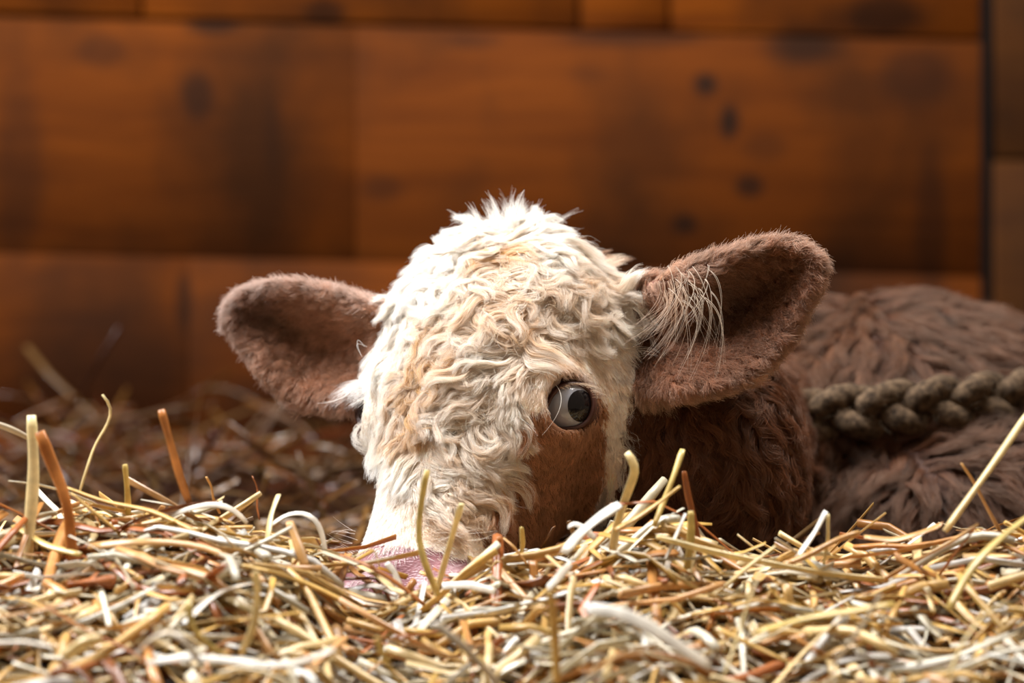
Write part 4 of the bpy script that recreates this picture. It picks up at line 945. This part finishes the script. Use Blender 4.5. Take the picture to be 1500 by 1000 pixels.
strands('ear_wisps', sets)

# ================================================================== ROPE COLLAR (three-strand braid round the neck)
rpm, nt, b, _ = node_mat('old_hemp_rope'); N = nt.nodes
g_ = N.new('ShaderNodeNewGeometry'); n_ = N.new('ShaderNodeTexNoise'); n_.inputs['Scale'].default_value = 190; n_.inputs['Detail'].default_value = 5
nt.links.new(g_.outputs['Position'], n_.inputs['Vector'])
r_ = N.new('ShaderNodeValToRGB'); r_.color_ramp.elements[0].position = .3; r_.color_ramp.elements[0].color = (*lin(38, 29, 22), 1); r_.color_ramp.elements[1].position = .75; r_.color_ramp.elements[1].color = (*lin(106, 86, 66), 1)
nt.links.new(n_.outputs['Fac'], r_.inputs[0]); nt.links.new(r_.outputs[0], b.inputs['Base Color']); b.inputs['Roughness'].default_value = .9; b.inputs['Specular IOR Level'].default_value = .1
bm_ = N.new('ShaderNodeBump'); bm_.inputs['Strength'].default_value = .6; bm_.inputs['Distance'].default_value = .002
nt.links.new(n_.outputs['Fac'], bm_.inputs['Height']); nt.links.new(bm_.outputs[0], b.inputs['Normal'])
def body_only(P): X, Y, Z = P.T; return np.minimum(d_body(X, Y, Z), cap(X, Y, Z, (.10, .09, -.075), (.26, .30, -.10), .075, .115))
NA = 720; ang = np.linspace(0, 2*math.pi, NA, endpoint=False)
cx, cy = .325, .36
def ring_z(a): return -.054+.016*np.cos(a)-.004*np.sin(a)
rads = np.zeros(NA); rs = np.linspace(.04, .42, 400)
for k in range(NA):
    Q = np.stack([cx+rs*math.cos(ang[k]), cy+rs*math.sin(ang[k]), np.full(400, ring_z(ang[k]))], 1)
    dd = d_body(*Q.T); inside = np.where(dd < 0)[0]
    rads[k] = rs[inside[-1]] if len(inside) else .1
rads = np.minimum(rads, .235)
for _ in range(400): rads = rads*.5+(np.roll(rads, 1)+np.roll(rads, -1))*.25
ctr = np.stack([cx+(rads+.016)*np.cos(ang), cy+(rads+.016)*np.sin(ang), ring_z(ang)], 1)
tan = np.roll(ctr, -1, 0)-np.roll(ctr, 1, 0); seg = np.linalg.norm(np.roll(ctr, -1, 0)-ctr, axis=1); Ltot = seg.sum()
tan /= np.linalg.norm(tan, axis=1, keepdims=True)
outw = np.stack([np.cos(ang), np.sin(ang), np.zeros(NA)], 1); upv = np.cross(tan, outw); upv *= np.sign(upv[:, 2:3])
ss = np.concatenate([[0], np.cumsum(seg)[:-1]])/Ltot
nper = round(Ltot/.115)
rope = bpy.data.objects.new('rope_collar', None); C.objects.link(rope); rope.location = (cx, cy, -.06)
tag(rope, 'thick braided old hemp rope collar tied round the calf neck', 'rope')
for k in range(3):
    ph = ss*2*math.pi*nper+k*2*math.pi/3
    p = ctr+upv*(.0130*np.sin(ph))[:, None]+outw*(.0085*np.sin(2*ph))[:, None]
    tg_ = np.roll(p, -1, 0)-np.roll(p, 1, 0); tg_ /= np.linalg.norm(tg_, axis=1, keepdims=True)
    u1 = np.cross(tg_, outw); u1 /= np.linalg.norm(u1, axis=1, keepdims=True); u2 = np.cross(u1, tg_)
    nr = 20; th = np.arange(nr)/nr*2*math.pi
    tw_ = ss*Ltot/.030*2*math.pi; tw_ = tw_*round(tw_[-1]/(2*math.pi))*2*math.pi/tw_[-1]
    r3 = .0098*(1+.13*np.abs(np.cos(1.5*(th[None]+tw_[:, None])))-.05+.04*np.sin(ss*400+k)[:, None])
    V = p[:, None]+r3[:, :, None]*(np.cos(th)[None, :, None]*u1[:, None]+np.sin(th)[None, :, None]*u2[:, None])
    i, j = np.meshgrid(np.arange(NA), np.arange(nr), indexing='ij')
    Fq = np.stack([i*nr+j, i*nr+(j+1) % nr, ((i+1) % NA)*nr+(j+1) % nr, ((i+1) % NA)*nr+j], -1).reshape(-1, 4)
    o = mesh_from('strand', V.reshape(-1, 3)-np.array([cx, cy, -.06]), Fq, rpm, parent=rope)
fz = []
for k in range(2400):
    i = rng.integers(NA); a = rng.uniform(0, 6.28); p0 = ctr[i]+upv[i]*.019*math.cos(a)+outw[i]*.015*math.sin(a)
    dr = unit(rng.normal(0, 1, 3)+outw[i]*.8+upv[i]*math.cos(a)); q = rng.uniform(.004, .012)
    fz.append((p0, p0+dr*q*.6, p0+dr*q+rng.normal(0, .003, 3), 1, .0002, .00012, lin(112, 92, 70)))
strands('rope_fuzz', fz).parent = rope
bpy.data.objects['rope_fuzz'].location = (-cx, -cy, .06)
